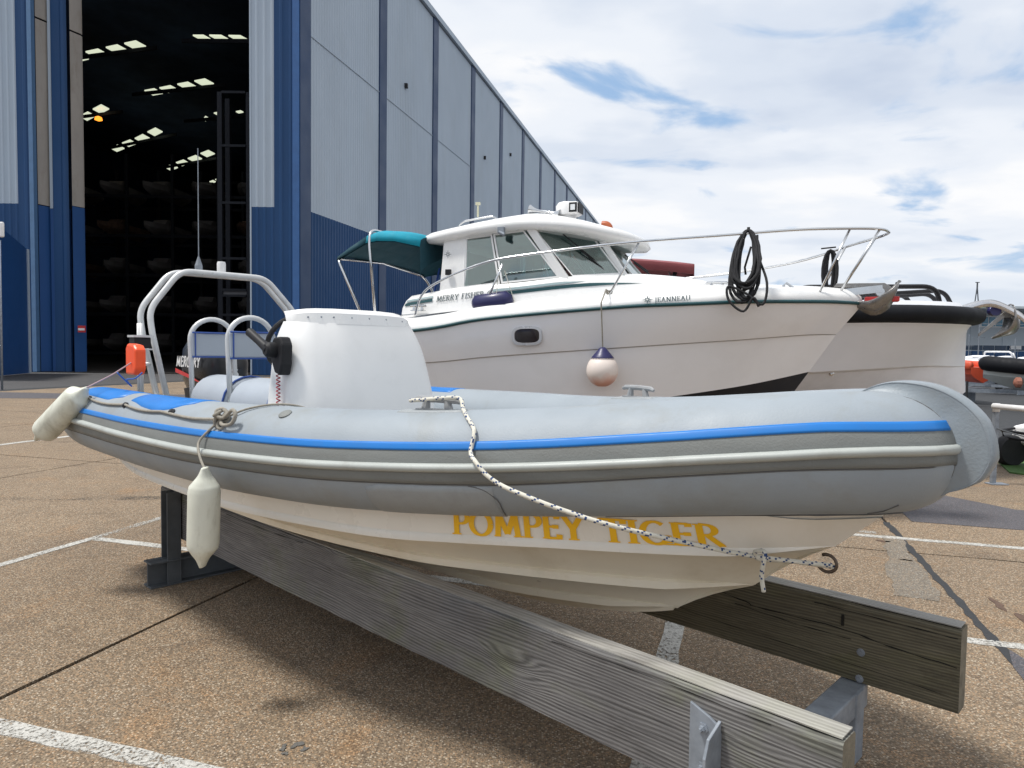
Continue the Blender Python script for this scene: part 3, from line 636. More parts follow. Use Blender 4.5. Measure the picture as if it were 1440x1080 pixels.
# ---------------------------------------------------------------- inflatable boat (local x to the bow, y to port, z up)
BF = Frame(-.225, 3.67, -43.8)
rib = empty('inflatable_boat', BF, label='grey rigid inflatable boat with a blue stripe resting on timber beams in the foreground', cat='boat')
TT = [(-3.06, -.925, 1.10, .09), (-3.00, -.93, 1.10, .15), (-2.88, -.94, 1.10, .19), (-2.65, -.955, 1.10, .207), (-2.17, -.96, 1.10, .21), (-1.5, -.96, 1.10, .21), (-.79, -.945, 1.11, .21), (-.3, -.89, 1.12, .21), (.135, -.79, 1.13, .21),
      (.6, -.665, 1.158, .203), (1.0, -.54, 1.193, .199), (1.3, -.435, 1.226, .197), (1.6, -.32, 1.261, .195), (1.84, -.205, 1.286, .193), (1.97, -.10, 1.293, .193)]
near = [Vector((a, b, c)) for a, b, c, d in TT]; rad = [d for *_, d in TT]
full = near + [Vector((2.018, 0, 1.295))] + [Vector((v.x, -v.y, v.z)) for v in near[::-1]]
frad = rad + [.193] + rad[::-1]
path4 = catmull(full, 8)
rr = catmull([Vector((r, 0, 0)) for r in frad], 8); prad = [min(v.x, .212) for v in rr]
arc = [0]
for a, b in zip(path4, path4[1:]): arc.append(arc[-1] + (b - a).length)
LT = arc[-1]
def samp(u):
    u = min(max(u, 0), LT); lo, hi_ = 0, len(arc) - 1
    while hi_ - lo > 1:
        m_ = (lo + hi_) // 2
        if arc[m_] <= u: lo = m_
        else: hi_ = m_
    t = (u - arc[lo]) / max(arc[hi_] - arc[lo], 1e-9)
    P = path4[lo].lerp(path4[hi_], t); r = prad[lo] * (1 - t) + prad[hi_] * t
    d0 = path4[min(lo + 1, len(arc) - 1)] - path4[max(lo - 1, 0)]; d1 = path4[min(hi_ + 1, len(arc) - 1)] - path4[max(hi_ - 1, 0)]
    d = d0.lerp(d1, t); d.z = 0; d.normalize(); return P, r, Vector((d.y, -d.x, 0))
def uk(k):                                              # arc position of station k on the near side
    lo, hi_ = 0.0, LT / 2
    for _ in range(30):
        m_ = (lo + hi_) / 2
        if samp(m_)[0].x < k: lo = m_
        else: hi_ = m_
    return lo
def tp(u, phi, off=0.0):
    P, r, n = samp(u); a = R(phi); return P + (n * math.cos(a) + Vector((0, 0, 1)) * math.sin(a)) * (r + off)
NU = 420
MT['seam_soft'] = paint('soft_seam', (.24, .27, .30), .6)
m = MB(); rows_ = [[tp(LT * i / NU, 360 * k / 40) for k in range(40)] for i in range(NU + 1)]
m.grid(rows_, closed_u=True)
for i in (0, NU):
    P = samp(LT * i / NU)[0]; b0_ = len(m.v); m.v.append(P + Vector((-.02, 0, 0))); base = i * 40
    for k in range(40): m.f.append((base + k, base + (k + 1) % 40, b0_)); m.mi.append(0)
ob('inflatable_tube', m, MT['tube'], rib, smooth=True)
def patch(name, u0, u1, p0, p1, off, mat, nu=None, np_=8, shape=None, par=None, smooth=True):
    nu = nu or max(int(abs(u1 - u0) / .05), 4); rows_ = []
    for i in range(nu + 1):
        t = i / nu; u = u0 + (u1 - u0) * t; a, b = (p0, p1) if shape is None else shape(t); r_ = []
        for k in range(np_ + 1):
            f = k / np_; o = off
            if i in (0, nu) or k in (0, np_): o = -.002
            elif i in (1, nu - 1) or k in (1, np_ - 1): o = off * .9
            ff = 0 if k == 0 else (1 if k == np_ else .015 + (k - 1) / (np_ - 2) * .97)
            uu = u
            if i == 1: uu = u0 + (u1 - u0) * .0 + .003 * (1 if u1 > u0 else -1)
            if i == nu - 1: uu = u1 - .003 * (1 if u1 > u0 else -1)
            r_.append(tp(uu, a + (b - a) * ff, o))
        rows_.append(r_)
    mm = MB(); mm.grid(rows_); return ob(name, mm, mat, par or rib, smooth=smooth)
UB = LT / 2 - .018; US = uk(-2.98)
def pS(st): return lerp_table([(0, 30), (.28, 30.5), (.66, 27), (1.3, 24), (2.1, 23), (9, 23)], st)[0]
def pK(st): return lerp_table([(0, 8.5), (.15, 9), (.39, 6), (.74, 4), (1.3, 2), (2.8, 0), (3.8, 2), (4.8, 4)], st)[0]
def pB(st): return lerp_table([(0, -5), (.38, -7), (1.28, -16), (2.1, -16), (9, -16)], st)[0]
for sgn in (0, 1):
    fl = (lambda u: u) if sgn == 0 else (lambda u: LT - u)
    u0, u1 = fl(US + .05), fl(UB)
    sT = lambda t: LT / 2 - (US + .05 + (UB - US - .05) * t)
    patch('rubbing_band', u0, u1, -22, 31, .004, MT['tube_band'], 300, 10, shape=lambda t: (pB(sT(t)), pS(sT(t)) + 1))
    patch('blue_stripe', fl(US + .06), fl(UB - .004), 22.5, 28.5, .0075, MT['blue_tape'], 300, 6, shape=lambda t: (pS(sT(t)) - 4.1 - .6 * t, pS(sT(t)) + 4.1 + .6 * t))
    nu = 120; rows_ = []                               # moulded rubber strake, stands proud
    prof = [(-5.2, 0), (-4.2, .012), (-2.2, .020), (.5, .022), (2.8, .018), (4.0, .010), (4.8, 0)]
    for i in range(nu + 1):
        uu = US + .02 + (UB + .015 - US) * i / nu; e_ = min(1, min(i + .0, nu - i) / 1.5); w_ = 1 - .12 * (i / nu)
        rows_.append([tp(fl(uu), p * w_ + pK(LT / 2 - uu), .004 + o * e_) for p, o in prof])
    mm = MB(); mm.grid(rows_); ob('rubber_strake', mm, MT['strake'], rib, smooth=True)
    mm = MB(); mm.tube([tp(fl(US + .05 + (UB - US - .05) * i / 100), pB(sT(i / 100)) - .4, .001) for i in range(101)], .0022, 4); ob('seam_line', mm, MT['seam'], rib, smooth=True)
    patch('blue_patch', fl(uk(-2.62)), fl(uk(-1.86)), 40, 105, .004, MT['blue_tape'], 16, 10, shape=lambda t: (56 - 6 * t + 30 * max(0, t - .8) * 3, 118))
    patch('blue_patch', fl(uk(-1.68)), fl(uk(-.92 - .2 * sgn)), 40, 105, .004, MT['blue_tape'], 20, 10, shape=lambda t: (lerp_table([(0, 60), (.3, 50), (.6, 45), (.8, 52), (.92, 65), (1, 80)], t)[0], 118))
patch('repair_patch', uk(.36), uk(.89), -74, -26, .004, MT['patchfab'], 16, 10, shape=lambda t: (-74 + 10 * max(0, .12 - t) * 8, -18 - 10 * max(0, .12 - t) * 8))
mm = MB(); mm.tube(catmull([tp(uk(.80), -17, .002), tp(uk(.86), -22, .003), tp(uk(.90), -35, .003), tp(uk(.90), -52, .003), tp(uk(.89), -68, .003)], 5), .002, 4); ob('seam_line', mm, MT['seam'], rib)
for k0_, k1_, p0_, p1_ in ((.40, .70, 76, 108),):
    patch('cleat_pad', uk(k0_), uk(k1_), p0_, p1_, .003, MT['patchfab'], 12, 8)
patch('cleat_pad', LT - uk(.45), LT - uk(.75), 76, 108, .003, MT['patchfab'], 12, 8)
mm = MB(); uv = uk(-.15); cv = tp(uv, 62, .0); nv_ = (tp(uv, 62, .1) - cv).normalized(); mm.lathe([(.030, 0), (.030, .004), (.022, .008), (.006, .009)], 16, Matrix.Translation(cv) @ nv_.to_track_quat('Z', 'Y').to_matrix().to_4x4()); ob('air_valve', mm, MT['tube_band'], rib, smooth='auto')
# nose fin: a thick moulded bumper following the centre plane over the bow
def finh(p): return lerp_table([(-40, -.004), (-32, .006), (-24, .030), (-14, .062), (0, .084), (25, .082), (50, .060), (75, .038), (90, .030), (110, .016), (128, .004), (138, -.004)], p)[0]
phs = [-40 + 178 * i / 44 for i in range(45)]; prof = [(-.064, 0), (-.056, .16), (-.050, .45), (-.046, .80), (-.046, .93), (-.036, 1.0), (0, 1.02), (.036, 1.0), (.046, .93), (.046, .80), (.050, .45), (.056, .16), (.064, 0)]
Pt_, rt_, nt_ = samp(LT / 2)
def fin(p, y, f):
    a_ = R(p); c_ = Vector((math.cos(a_), 0, math.sin(a_))); h_ = finh(p)
    return Vector((Pt_.x, 0, Pt_.z)) + c_ * (rt_ - .012 + (h_ + .012) * f) + Vector((0, y * (1 + .9 * max(0, (p - 40) / 90)), 0))
mm = MB(); mm.grid([[fin(p, y, f) for p in phs] for y, f in prof]); ob('nose_fin', mm, MT['tube_cap'], rib, smooth=True)
for s_ in (-1, 1):
    mm = MB(); mm.tube([fin(p, s_ * .0455, .90) for p in phs[2:-3]], .0018, 5); ob('fin_edge', mm, MT['seam_soft'], rib)
    mm = MB(); mm.tube([fin(p, s_ * .064, .03) for p in phs], .0028, 5); ob('seam_line', mm, MT['seam'], rib)
mm = MB(); mm.tube([tp(LT / 2 - s, -86 + 40 * max(0, .5 - s), .002) for s in [x * .05 for x in range(1, 20)]], .002, 4); ob('seam_line', mm, MT['seam'], rib)
mm = MB(); mm.tube([tp(LT / 2 - .15, -66, .002), tp(LT / 2 - .12, -58, .002), tp(LT / 2 - .1, -46, .002)], .002, 4); ob('seam_line', mm, MT['seam'], rib)
# hull: level curves from the sheer under the tube down to the keel
def lev(pts): return [Vector(p) for p in pts]
LV = [
    lev([(-2.80, -.90, .93), (-2, -.92, .93), (-.8, -.91, .94), (.13, -.76, .955), (.6, -.635, .985), (1.0, -.51, 1.02), (1.3, -.405, 1.05), (1.6, -.29, 1.08), (1.80, -.165, 1.07), (2.00, 0, 1.085)]),
    lev([(-2.80, -.82, .86), (-2.3, -.89, .815), (-1.8, -.915, .80), (-.8, -.90, .80), (.13, -.755, .82), (.6, -.625, .853), (1.0, -.485, .886), (1.3, -.36, .905), (1.6, -.20, .925), (1.85, 0, .95)]),
    lev([(-2.80, -.78, .835), (-2.3, -.845, .79), (-1.8, -.865, .775), (-.8, -.85, .776), (.13, -.705, .80), (.6, -.585, .838), (1.0, -.465, .876), (1.3, -.35, .90), (1.6, -.195, .922), (1.84, 0, .945)]),
    lev([(-2.80, -.62, .665), (-2, -.62, .66), (-.8, -.61, .655), (.13, -.52, .675), (.6, -.42, .70), (1.0, -.30, .723), (1.3, -.17, .737), (1.57, 0, .75)]),
    lev([(-2.80, -.585, .635), (-2, -.585, .63), (-.8, -.575, .625), (.13, -.49, .648), (.6, -.395, .68), (1.0, -.285, .712), (1.3, -.165, .731), (1.56, 0, .742)]),
    lev([(-2.80, -.30, .535), (-2, -.30, .53), (-.8, -.295, .525), (.13, -.24, .535), (.5, -.18, .53), (.9, -.095, .555), (1.26, 0, .585)]),
    lev([(-2.80, -.275, .505), (-2, -.275, .50), (-.8, -.27, .495), (.13, -.215, .507), (.5, -.16, .51), (.9, -.085, .543), (1.25, 0, .575)]),
    lev([(-2.80, 0, .42), (-2, 0, .41), (-.8, 0, .40), (.2, 0, .40), (.6, 0, .425), (.9, 0, .475), (1.1, 0, .52), (1.23, 0, .562)])]
NL = 70
LC = [resample(catmull(l, 6), NL) for l in LV]
def hullpanel(i0, i1, mat, name, n=4, side=1):
    rows_ = []
    for j in range(i0, i1 + 1):
        if j == i0: rows_.append(LC[j]); continue
        for q in range(1, n + 1):
            t = q / n; r_ = []
            for a, b in zip(LC[j - 1], LC[j]):
                v = a.lerp(b, t)
                if j in (3, 5, 7) : v = v + Vector((0, -1, 0)) * 0 + Vector((0, .35, .35)) * (t * (1 - t)) * .14   # slightly hollow planes
                r_.append(v)
            rows_.append(r_)
    if side < 0: rows_ = [[Vector((v.x, -v.y, v.z)) for v in r_] for r_ in rows_]
    mm = MB(); mm.grid(rows_); return mm
for sd in (1, -1):
    ob('hull_side', hullpanel(0, 1, None, '', side=sd, n=3), MT['hull_white'], rib, smooth=True)
    mm = hullpanel(1, 7, None, '', side=sd); o = ob('hull_bottom', mm, MT['grp_cream'], rib, smooth=True); bpy_smooth_auto(o.data)
def lip(i, out_, h, sd, name, mat):
    L_ = LC[i]; n = len(L_); A = []; B = []; C_ = []; D_ = []
    for q, v in enumerate(L_):
        e = min(1, (n - 1 - q) / 5.0); d = (L_[min(q + 1, n - 1)] - L_[max(q - 1, 0)]); nr = Vector((d.y, -d.x, 0)).normalized(); o_ = out_ * e
        A.append(v + Vector((0, 0, .012 * e))); B.append(v + nr * o_ + Vector((0, 0, .002))); C_.append(v + nr * o_ - Vector((0, 0, h * e + .001))); D_.append(v - nr * .02 * e - Vector((0, 0, h * e * .9 + .002)))
    rw = [A, B, C_, D_]
    if sd < 0: rw = [[Vector((v.x, -v.y, v.z)) for v in r_] for r_ in rw]
    m_ = MB(); m_.grid(rw); o = ob(name, m_, mat, rib, smooth=True); bpy_smooth_auto(o.data)
for sd in (1, -1):
    lip(1, .006, .022, sd, 'chine_edge', MT['hull_white']); lip(3, .018, .026, sd, 'spray_rail', MT['grp_cream']); lip(5, .016, .024, sd, 'spray_rail', MT['grp_cream'])
mm = MB(); tr = [LC[j][0] for j in range(8)]; tr += [Vector((v.x, -v.y, v.z)) for v in tr[::-1][1:]]; mm.add(tr, [tuple(range(len(tr)))]); ob('transom', mm, MT['grp'], rib)
mm = MB(); 
rows_ = [[Vector((v.x, s * (abs(v.y)), v.z - .012 if v.x > .2 else .93 + .013 * 0)) for v in LC[0]] for s in (-1, 1)]; mm.grid(rows_); ob('deck', mm, MT['tube'], rib)
mm = MB(); mm.box((-2.76, 0, 1.0), (.07, 1.5, .36)); ob('transom_board', mm, MT['grp'], rib, bevel=.02)
# lettering engine -------------------------------------------------
def arcp(cx, cy, rx, ry, a0, a1, n=9): return [(cx + rx * math.cos(R(a0 + (a1 - a0) * i / n)), cy + ry * math.sin(R(a0 + (a1 - a0) * i / n))) for i in range(n + 1)]
G = {
 'P': (.62, [[(.16, 0), (.16, 1)], [(.16, 1)] + arcp(.34, .73, .24, .25, 88, -88) + [(.16, .48)]], [(.16, 0, 1), (.10, 1, .6)]),
 'O': (.86, [arcp(.43, .5, .35, .48, 0, 360, 22)], []),
 'M': (.98, [[(.14, 0), (.20, 1)], [(.20, 1), (.48, .12)], [(.48, .12), (.76, 1)], [(.76, 1), (.84, 0)]], [(.13, 0, .7), (.84, 0, .9), (.16, 1, .5), (.8, 1, .5)]),
 'E': (.62, [[(.16, 0), (.16, 1)], [(.16, .97), (.52, .97)], [(.16, .52), (.46, .52)], [(.16, .04), (.55, .04)], [(.52, 1), (.52, .84)], [(.46, .6), (.46, .44)], [(.55, 0), (.57, .2)]], [(.12, 0, .6), (.12, 1, .6)]),
 'Y': (.74, [[(.37, 0), (.37, .48)], [(.37, .46), (.10, 1)], [(.37, .46), (.64, 1)]], [(.37, 0, 1), (.10, 1, .8), (.64, 1, .8)]),
 'T': (.74, [[(.37, 0), (.37, 1)], [(.05, .96), (.69, .96)], [(.05, 1), (.05, .8)], [(.69, 1), (.69, .8)]], [(.37, 0, 1)]),
 'I': (.36, [[(.18, 0), (.18, 1)]], [(.18, 0, 1), (.18, 1, 1)]),
 'G': (.82, [arcp(.43, .5, .35, .48, 50, 345, 18), [(.76, 0.08), (.76, .42)]], [(.74, .43, .9)]),
 'R': (.72, [[(.16, 0), (.16, 1)], [(.16, 1)] + arcp(.33, .75, .22, .23, 88, -88) + [(.16, .52)], [(.34, .50), (.66, .02)]], [(.16, 0, 1), (.10, 1, .6), (.66, 0, .5)]),
 'J': (.40, [[(.24, 1), (.24, -.05)], [(.24, -.05), (.08, -.22)]], [(.24, 1, 1)]),
 'A': (.78, [[(.10, 0), (.38, 1)], [(.38, 1), (.68, 0)], [(.2, .36), (.56, .36)]], [(.10, 0, .8), (.68, 0, 1)]),
 'N': (.84, [[(.15, 0), (.15, 1)], [(.15, 1), (.68, 0)], [(.68, 0), (.68, 1)]], [(.15, 0, .8), (.1, 1, .6), (.68, 1, .8)]),
 'U': (.80, [[(.14, 1), (.14, .35)] + arcp(.40, .32, .26, .30, 180, 360) + [(.66, 1)]], [(.14, 1, .9), (.66, 1, .9)]),
 'F': (.58, [[(.16, 0), (.16, 1)], [(.16, .97), (.52, .97)], [(.16, .52), (.44, .52)]], [(.16, 0, 1), (.12, 1, .6)]),
 'S': (.56, [arcp(.29, .74, .19, .22, 20, 260, 10) + arcp(.27, .26, .21, .24, 80, -160, 10)], []),
 'H': (.84, [[(.15, 0), (.15, 1)], [(.68, 0), (.68, 1)], [(.15, .52), (.68, .52)]], [(.15, 0, 1), (.15, 1, 1), (.68, 0, 1), (.68, 1, 1)]),
 'C': (.72, [arcp(.42, .5, .33, .48, 50, 310, 16)], []),
 '6': (.6, [arcp(.3, .3, .22, .28, 0, 360, 14), [(.10, .35), (.16, .7), (.42, .98)]], []),
 '2': (.6, [arcp(.3, .72, .2, .25, 160, -30, 9) + [(.1, .03), (.54, .03)]], []),
 '5': (.6, [[(.5, .97), (.16, .97), (.14, .55)] + arcp(.27, .32, .24, .29, 110, -150, 12)], []),
}
def write(mb, text, mapf, H, x0=0.0, track=.06, thick=.15, thin=.06, serif=True, widths=None, slant=0):
    x = x0
    def pt(u, v): return mapf(u + v * slant, v)
    for ch in text:
        if ch == ' ': x += .45 * H; continue
        wd_, strokes, ser = G[ch]
        for st in strokes:
            P = []
            for a, b in zip(st, st[1:]):                # subdivide
                n = max(1, int(math.hypot(b[0] - a[0], b[1] - a[1]) / .2))
                for q in range(n): P.append((a[0] + (b[0] - a[0]) * q / n, a[1] + (b[1] - a[1]) * q / n))
            P.append(st[-1]); L_ = []; R_ = []
            for i in range(len(P)):
                a = P[max(i - 1, 0)]; b = P[min(i + 1, len(P) - 1)]; dx, dy = b[0] - a[0], b[1] - a[1]; l = math.hypot(dx, dy) or 1
                th = (thin + (thick - thin) * (abs(dy) / l) ** 1.5) / 2
                L_.append((P[i][0] - dy / l * th, P[i][1] + dx / l * th)); R_.append((P[i][0] + dy / l * th, P[i][1] - dx / l * th))
            for i in range(len(P) - 1):
                mb.quad(*[pt(x + H * q[0], H * q[1]) for q in (L_[i], L_[i + 1], R_[i + 1], R_[i])])
        if serif:
            for sx, sy, sw in ser:
                hw = .17 * sw; y0, y1 = (0, .055) if sy < .5 else (sy - .055, sy)
                mb.quad(*[pt(x + H * q[0], H * q[1]) for q in ((sx - hw, y0), (sx + hw, y0), (sx + hw, y1), (sx - hw, y1))])
        x += (wd_ + track) * H
    return x
def textw(text, H, track=.06):
    return sum(.45 * H if c == ' ' else (G[c][0] + track) * H for c in text)
# name on the hull side
def hs(k, off=.004):                                    # sheer and chine of the side panel at station k
    def find(line):
        for a, b in zip(line, line[1:]):
            if a.x <= k <= b.x: t = (k - a.x) / (b.x - a.x); return a.lerp(b, t)
        return line[-1]
    return find(LC[0]), find(LC[1])
def hmap(u, v):
    k = .60 + u; s, c = hs(k); hgt_ = (s - c).length; p = c.lerp(s, (v + .012) / hgt_ if hgt_ else 0); s2, c2 = hs(k + .02)
    nrm = Vector((s2 - s)).cross(Vector((0, 0, 1))).normalized(); return p + nrm * .005
# the word is scaled to run from k=.60 to k=1.57
Hn = .094; tw1 = textw('POMPEY TIGER', Hn, .02)
sc_x = .965 / tw1
def letters(text, mapf, H, par, mat, track, thick, thin, serif=True, slant=0, name='letter'):
    x = 0.0
    for ch in text:
        if ch == ' ': x += .45 * H; continue
        mm = MB(); x = write(mm, ch, mapf, H, x, track, thick, thin, serif, slant=slant); ob(name, mm, mat, par, rec=False)
letters('POMPEY TIGER', lambda u, v: hmap(u * sc_x, v), Hn, rib, MT['yellow'], .02, .20, .10)
# console --------------------------------------------------------
ck = -.85
def csec(z):                                             # half widths & x extents of the console at height z
    t = (z - .95) / .89
    return (-.84 - .30 * max(0, t - .25) ** 1.5, -1.25 + .06 * t, .525 - .075 * max(0, t - .25) - .09 * max(0, (t - .66) / .34) ** 2)
mm = MB(); rows_ = []
for i in range(19):
    z = .95 + .80 * i / 18; xf, xr, hw = csec(z); c_ = .17
    ring = []
    # rounded rectangle in plan, bulging front
    def rc(cx, cy, a0): return [Vector((cx + c_ * math.cos(R(a0 + 90 * q / 5)), cy + c_ * math.sin(R(a0 + 90 * q / 5)), z)) for q in range(6)]
    ring += rc(xf - c_, -hw + .045 + c_, -90)
    ring += [Vector((xf + .035 * math.cos(y_ / hw * 1.5), y_, z)) for y_ in [(-hw + c_) + (2 * hw - 2 * c_) * q / 6 for q in range(1, 6)]]
    ring += rc(xf - c_, hw + .05 - c_, 0)
    ring += [Vector((xr, hw + .05, z)), Vector((xr, -hw + .045, z))]
    rows_.append(ring)
mm.grid(rows_, closed_u=True); mm.add(rows_[-1], [tuple(range(len(rows_[-1])))])
cons = ob('console', mm, MT['console'], rib, smooth='auto')
# screwed windscreen flange on top
mm = MB(); zt0 = 1.748
xf, xr, hw = csec(1.75)
ring = rows_[-1][:17]
fl_lo = [Vector((v.x, v.y, zt0 - .01)) + Vector((.006, 0, 0)) for v in ring]; dz_ = lambda v: -.075 * (abs(v.y) / .47) ** 7 if abs(v.y) < .47 else -.075 * abs(v.y) / .47
fl_md = [Vector((v.x - .012, v.y, zt0 + .055 + dz_(v) * .7)) for v in ring]; fl_hi = [Vector((v.x - .05, v.y * .965, zt0 + .082 + dz_(v))) for v in ring]
bk = [Vector((xr, v.y * .96, zt0 + .07 + dz_(v))) for v in ring]
mm.grid([fl_lo, fl_md, fl_hi, bk]); fl_ = ob('windscreen_flange', mm, MT['grp'], cons, smooth='auto')
for i in range(8):
    q = 3 + i * 10.0 / 7; a = fl_md[int(q)].lerp(fl_md[min(int(q) + 1, 16)], q - int(q)) + Vector((.004, -.002, -.025)); m2 = MB(); m2.lathe([(.006, 0), (.006, .003), (.003, .006)], 8, Matrix.Translation(a) @ Matrix.Rotation(R(90), 4, 'Y')); ob('screw', m2, MT['galv'], fl_)
# steering wheel, behind the console
wc = Vector((-1.42, -.20, 1.62)); Mw = Matrix.Translation(wc) @ Matrix.Rotation(R(-70), 4, 'Y')
mm = MB(); mm.tube([Mw @ Vector((.175 * math.cos(2 * PI * i / 28), .175 * math.sin(2 * PI * i / 28), 0)) for i in range(28)], .016, 8, closed=True)
for a in (90, 210, 330): mm.tube([Mw @ Vector((0, 0, .02)), Mw @ Vector((.17 * math.cos(R(a)), .17 * math.sin(R(a)), 0))], .009, 6)
mm.lathe([(.03, -.08), (.04, 0), (.035, .03)], 12, Mw); ob('steering_wheel', mm, MT['black'], cons, smooth='auto')
# throttle lever box on the starboard side
mm = MB()
tb = BF.at(391, 497, y=-.50)
mm.prism([(-.06, -.02), (-.01, -.11), (.05, -.125), (.075, -.06), (.08, .05), (.05, .095), (-.02, .09), (-.055, .04)], 0, .07, lambda u, v, h: Vector((tb.x + u, -.45 - h, tb.z + v)))
thr = ob('throttle_box', mm, MT['black'], cons, bevel=.012)
mm = MB(); mm.lathe([(.045, 0), (.045, .045), (.03, .06)], 14, Matrix.Translation((tb.x - .01, -.515, tb.z + .02)) @ Matrix.Rotation(R(90), 4, 'X'))
tip = BF.at(351, 467, y=-.56); 
mm.tube([(tb.x - .01, -.55, tb.z + .02), Vector((tb.x - .01, -.55, tb.z + .02)).lerp(tip, .5), tip], [.030, .024, .026], 10); ob('throttle_lever', mm, MT['black'], thr, smooth='auto')
mm = MB(); cc = BF.at(393, 520, y=-.50); hcoil = [Vector((cc.x - .02 + .012 * math.cos(i * 1.05), -.497 + .010 * math.sin(i * 1.05), cc.z - .27 * i / 75)) for i in range(76)]; mm.tube(hcoil, .0035, 5); ob('kill_cord', mm, paint('red_cord', (.32, .03, .05), .5), cons)
mm = MB(); mm.tube([(cc.x - .02, -.497, cc.z + .03), (cc.x - .02, -.497, cc.z)], .006, 5); ob('cord_clip', mm, MT['steel'], cons)
# jockey seats --------------------------------------------------
def seat(kc, yc, par):
    s = empty('jockey_seat', parent=par, loc=(0, 0, 0))
    mm = MB(); n = 12; x0, x1 = kc - .04, kc + .52; prof = [((.19 * math.cos(R(a))), .18 * math.sin(R(a)) + 1.215) for a in [-8 + 196 * i / n for i in range(n + 1)]]; prof = [(.18, .95)] + prof + [(-.18, .95)]
    mm.prism(prof, x0, x1, lambda u, v, h: Vector((h, yc + u, v))); ob('cushion', mm, MT['fabric'], s, bevel=.03, smooth='auto')
    for xx in (x1 - .02,):
        mm = MB(); mm.tube([Vector((xx, yc + u * 1.01, (v - 1.0) * 1.01 + 1.0)) for u, v in prof], .007, 6); ob('piping', mm, MT['piping'], s)
    xb = kc - .06; mm = MB()
    pts = [(xb + .02, yc - .158, 1.0), (xb - .02, yc - .158, 1.52), (xb - .03, yc - .158, 1.64)] + [(xb - .03, yc - .158 * math.cos(R(a)), 1.64 + .15 * math.sin(R(a))) for a in range(12, 169, 12)] + [(xb - .03, yc + .158, 1.64), (xb - .02, yc + .158, 1.52), (xb + .02, yc + .158, 1.0)]
    mm.tube(pts, .0175, 10); ob('seat_frame', mm, MT['alu'], s, smooth=True)
    mm = MB(); mm.box((xb - .02, yc, 1.605), (.055, .316, .175), Matrix.Rotation(R(-3), 3, 'Y')); ob('backrest', mm, MT['fabric'], s, bevel=.014)
    for dz in (-1, 1):
        mm = MB(); mm.tube([(xb + .01, yc - .158, 1.605 + dz * .086), (xb + .01, yc + .158, 1.605 + dz * .086)], .006, 6); ob('piping', mm, MT['piping'], s)
    mm = MB(); mm.tube([(xb + .012, yc - .138, 1.525), (xb + .012, yc - .138, 1.685)], .005, 6); ob('piping', mm, MT['piping'], s)
    return s
seat(-2.36, -.27, rib); seat(-1.76, -.27, rib)
# roll bar --------------------------------------------------------
for kk, dz in ((-2.72, 0.0), (-2.86, .0)):
    hw = .60 if kk > -2.8 else .62
    pts = fillet([(kk + .06, -hw + .13, 1.02), (kk - .06, -hw + .03, 1.70), (kk - .10, -hw + .03, 1.86), (kk - .12, -hw + .26, 2.16), (kk - .12, hw - .26, 2.16), (kk - .10, hw, 1.88), (kk - .06, hw, 1.70), (kk + .06, hw - .1, 1.02)], .09, 6)
    mm = MB(); mm.tube(pts, .022, 12); ob('roll_bar', mm, MT['alu'], rib, smooth=True)
for yy in (-.6, .6):
    mm = MB(); mm.tube([(-2.76, yy * .99, 1.46), (-2.95, yy * 1.01, 1.46)], .014, 8); ob('roll_bar_brace', mm, MT['alu'], rib, smooth=True)
mm = MB(); mm.lathe([(.033, -.01), (.033, .07), (.028, .085)], 12, Matrix.Translation((-2.9, .0, 2.18)))
ob('navigation_light', mm, MT['white'], rib, smooth='auto')
mm = MB(); ab = Vector((-2.92, -.17, 2.17)); mm.lathe([(.028, 0), (.028, .05), (.006, .12)], 10, Matrix.Translation(ab)); mm.tube([ab + Vector((0, 0, .1)), ab + Vector((0, 0, .95))], .0035, 6); ob('whip_antenna', mm, MT['galv'], rib)
mm = MB(); hl = BF.at(393, 400, y=.5)
# lights and box on the stern post
mm = MB(); bx_ = BF.at(197, 482, y=-.70); mm.box(bx_, (.11, .11, .075)); o = ob('equipment_box', mm, MT['black'], rib, bevel=.008)
mm = MB(); mm.box(bx_ + Vector((0, 0, .045)), (.125, .125, .015)); mm.box(bx_ - Vector((0, 0, .045)), (.125, .125, .010)); ob('box_rim', mm, MT['alu'], o)
for dx_ in (-.025, .025):
    mm = MB(); mm.tube([(bx_.x + dx_, -.70, 1.22), (bx_.x + dx_, -.70, 1.75)], .013, 8); ob('stern_post', mm, MT['alu'], rib, smooth=True)
# outboard --------------------------------------------------------
om = empty('outboard_motor', parent=rib)
ok = -3.12; oy = .06
def cowl(z0, z1, prof):
    rows_ = []
    for z, lx0, lx1, hw_ in prof:
        ring = []
        for q in range(24):
            a = 2 * PI * q / 24; ca, sa = math.cos(a), math.sin(a); e = .62
            ux = (abs(ca) ** e) * (1 if ca > 0 else -1); uy = (abs(sa) ** e) * (1 if sa > 0 else -1)
            ring.append(Vector((ok + (lx0 + lx1) / 2 + (lx1 - lx0) / 2 * ux, oy + hw_ * uy, z)))
        rows_.append(ring)
    mm = MB(); mm.grid(rows_, closed_u=True); mm.add(rows_[-1], [tuple(range(24))]); mm.add(rows_[0], [tuple(range(24))]); return mm
ob('cowling', cowl(0, 0, [(1.22, -.30, .22, .17), (1.32, -.35, .26, .20), (1.46, -.38, .27, .205), (1.57, -.37, .25, .19), (1.64, -.31, .18, .16), (1.665, -.22, .10, .10)]), MT['glossblack'], om, smooth=True)
mm = cowl(0, 0, [(.45, -.05, .09, .04), (.70, -.20, .14, .09), (.95, -.33, .18, .15), (1.24, -.36, .21, .185)]); ob('leg_housing', mm, MT['black'], om, smooth='auto')
mm = MB(); mm.box((ok + .28, oy, 1.12), (.14, .26, .34)); ob('clamp_bracket', mm, MT['black'], om, bevel=.02)
mm = MB()
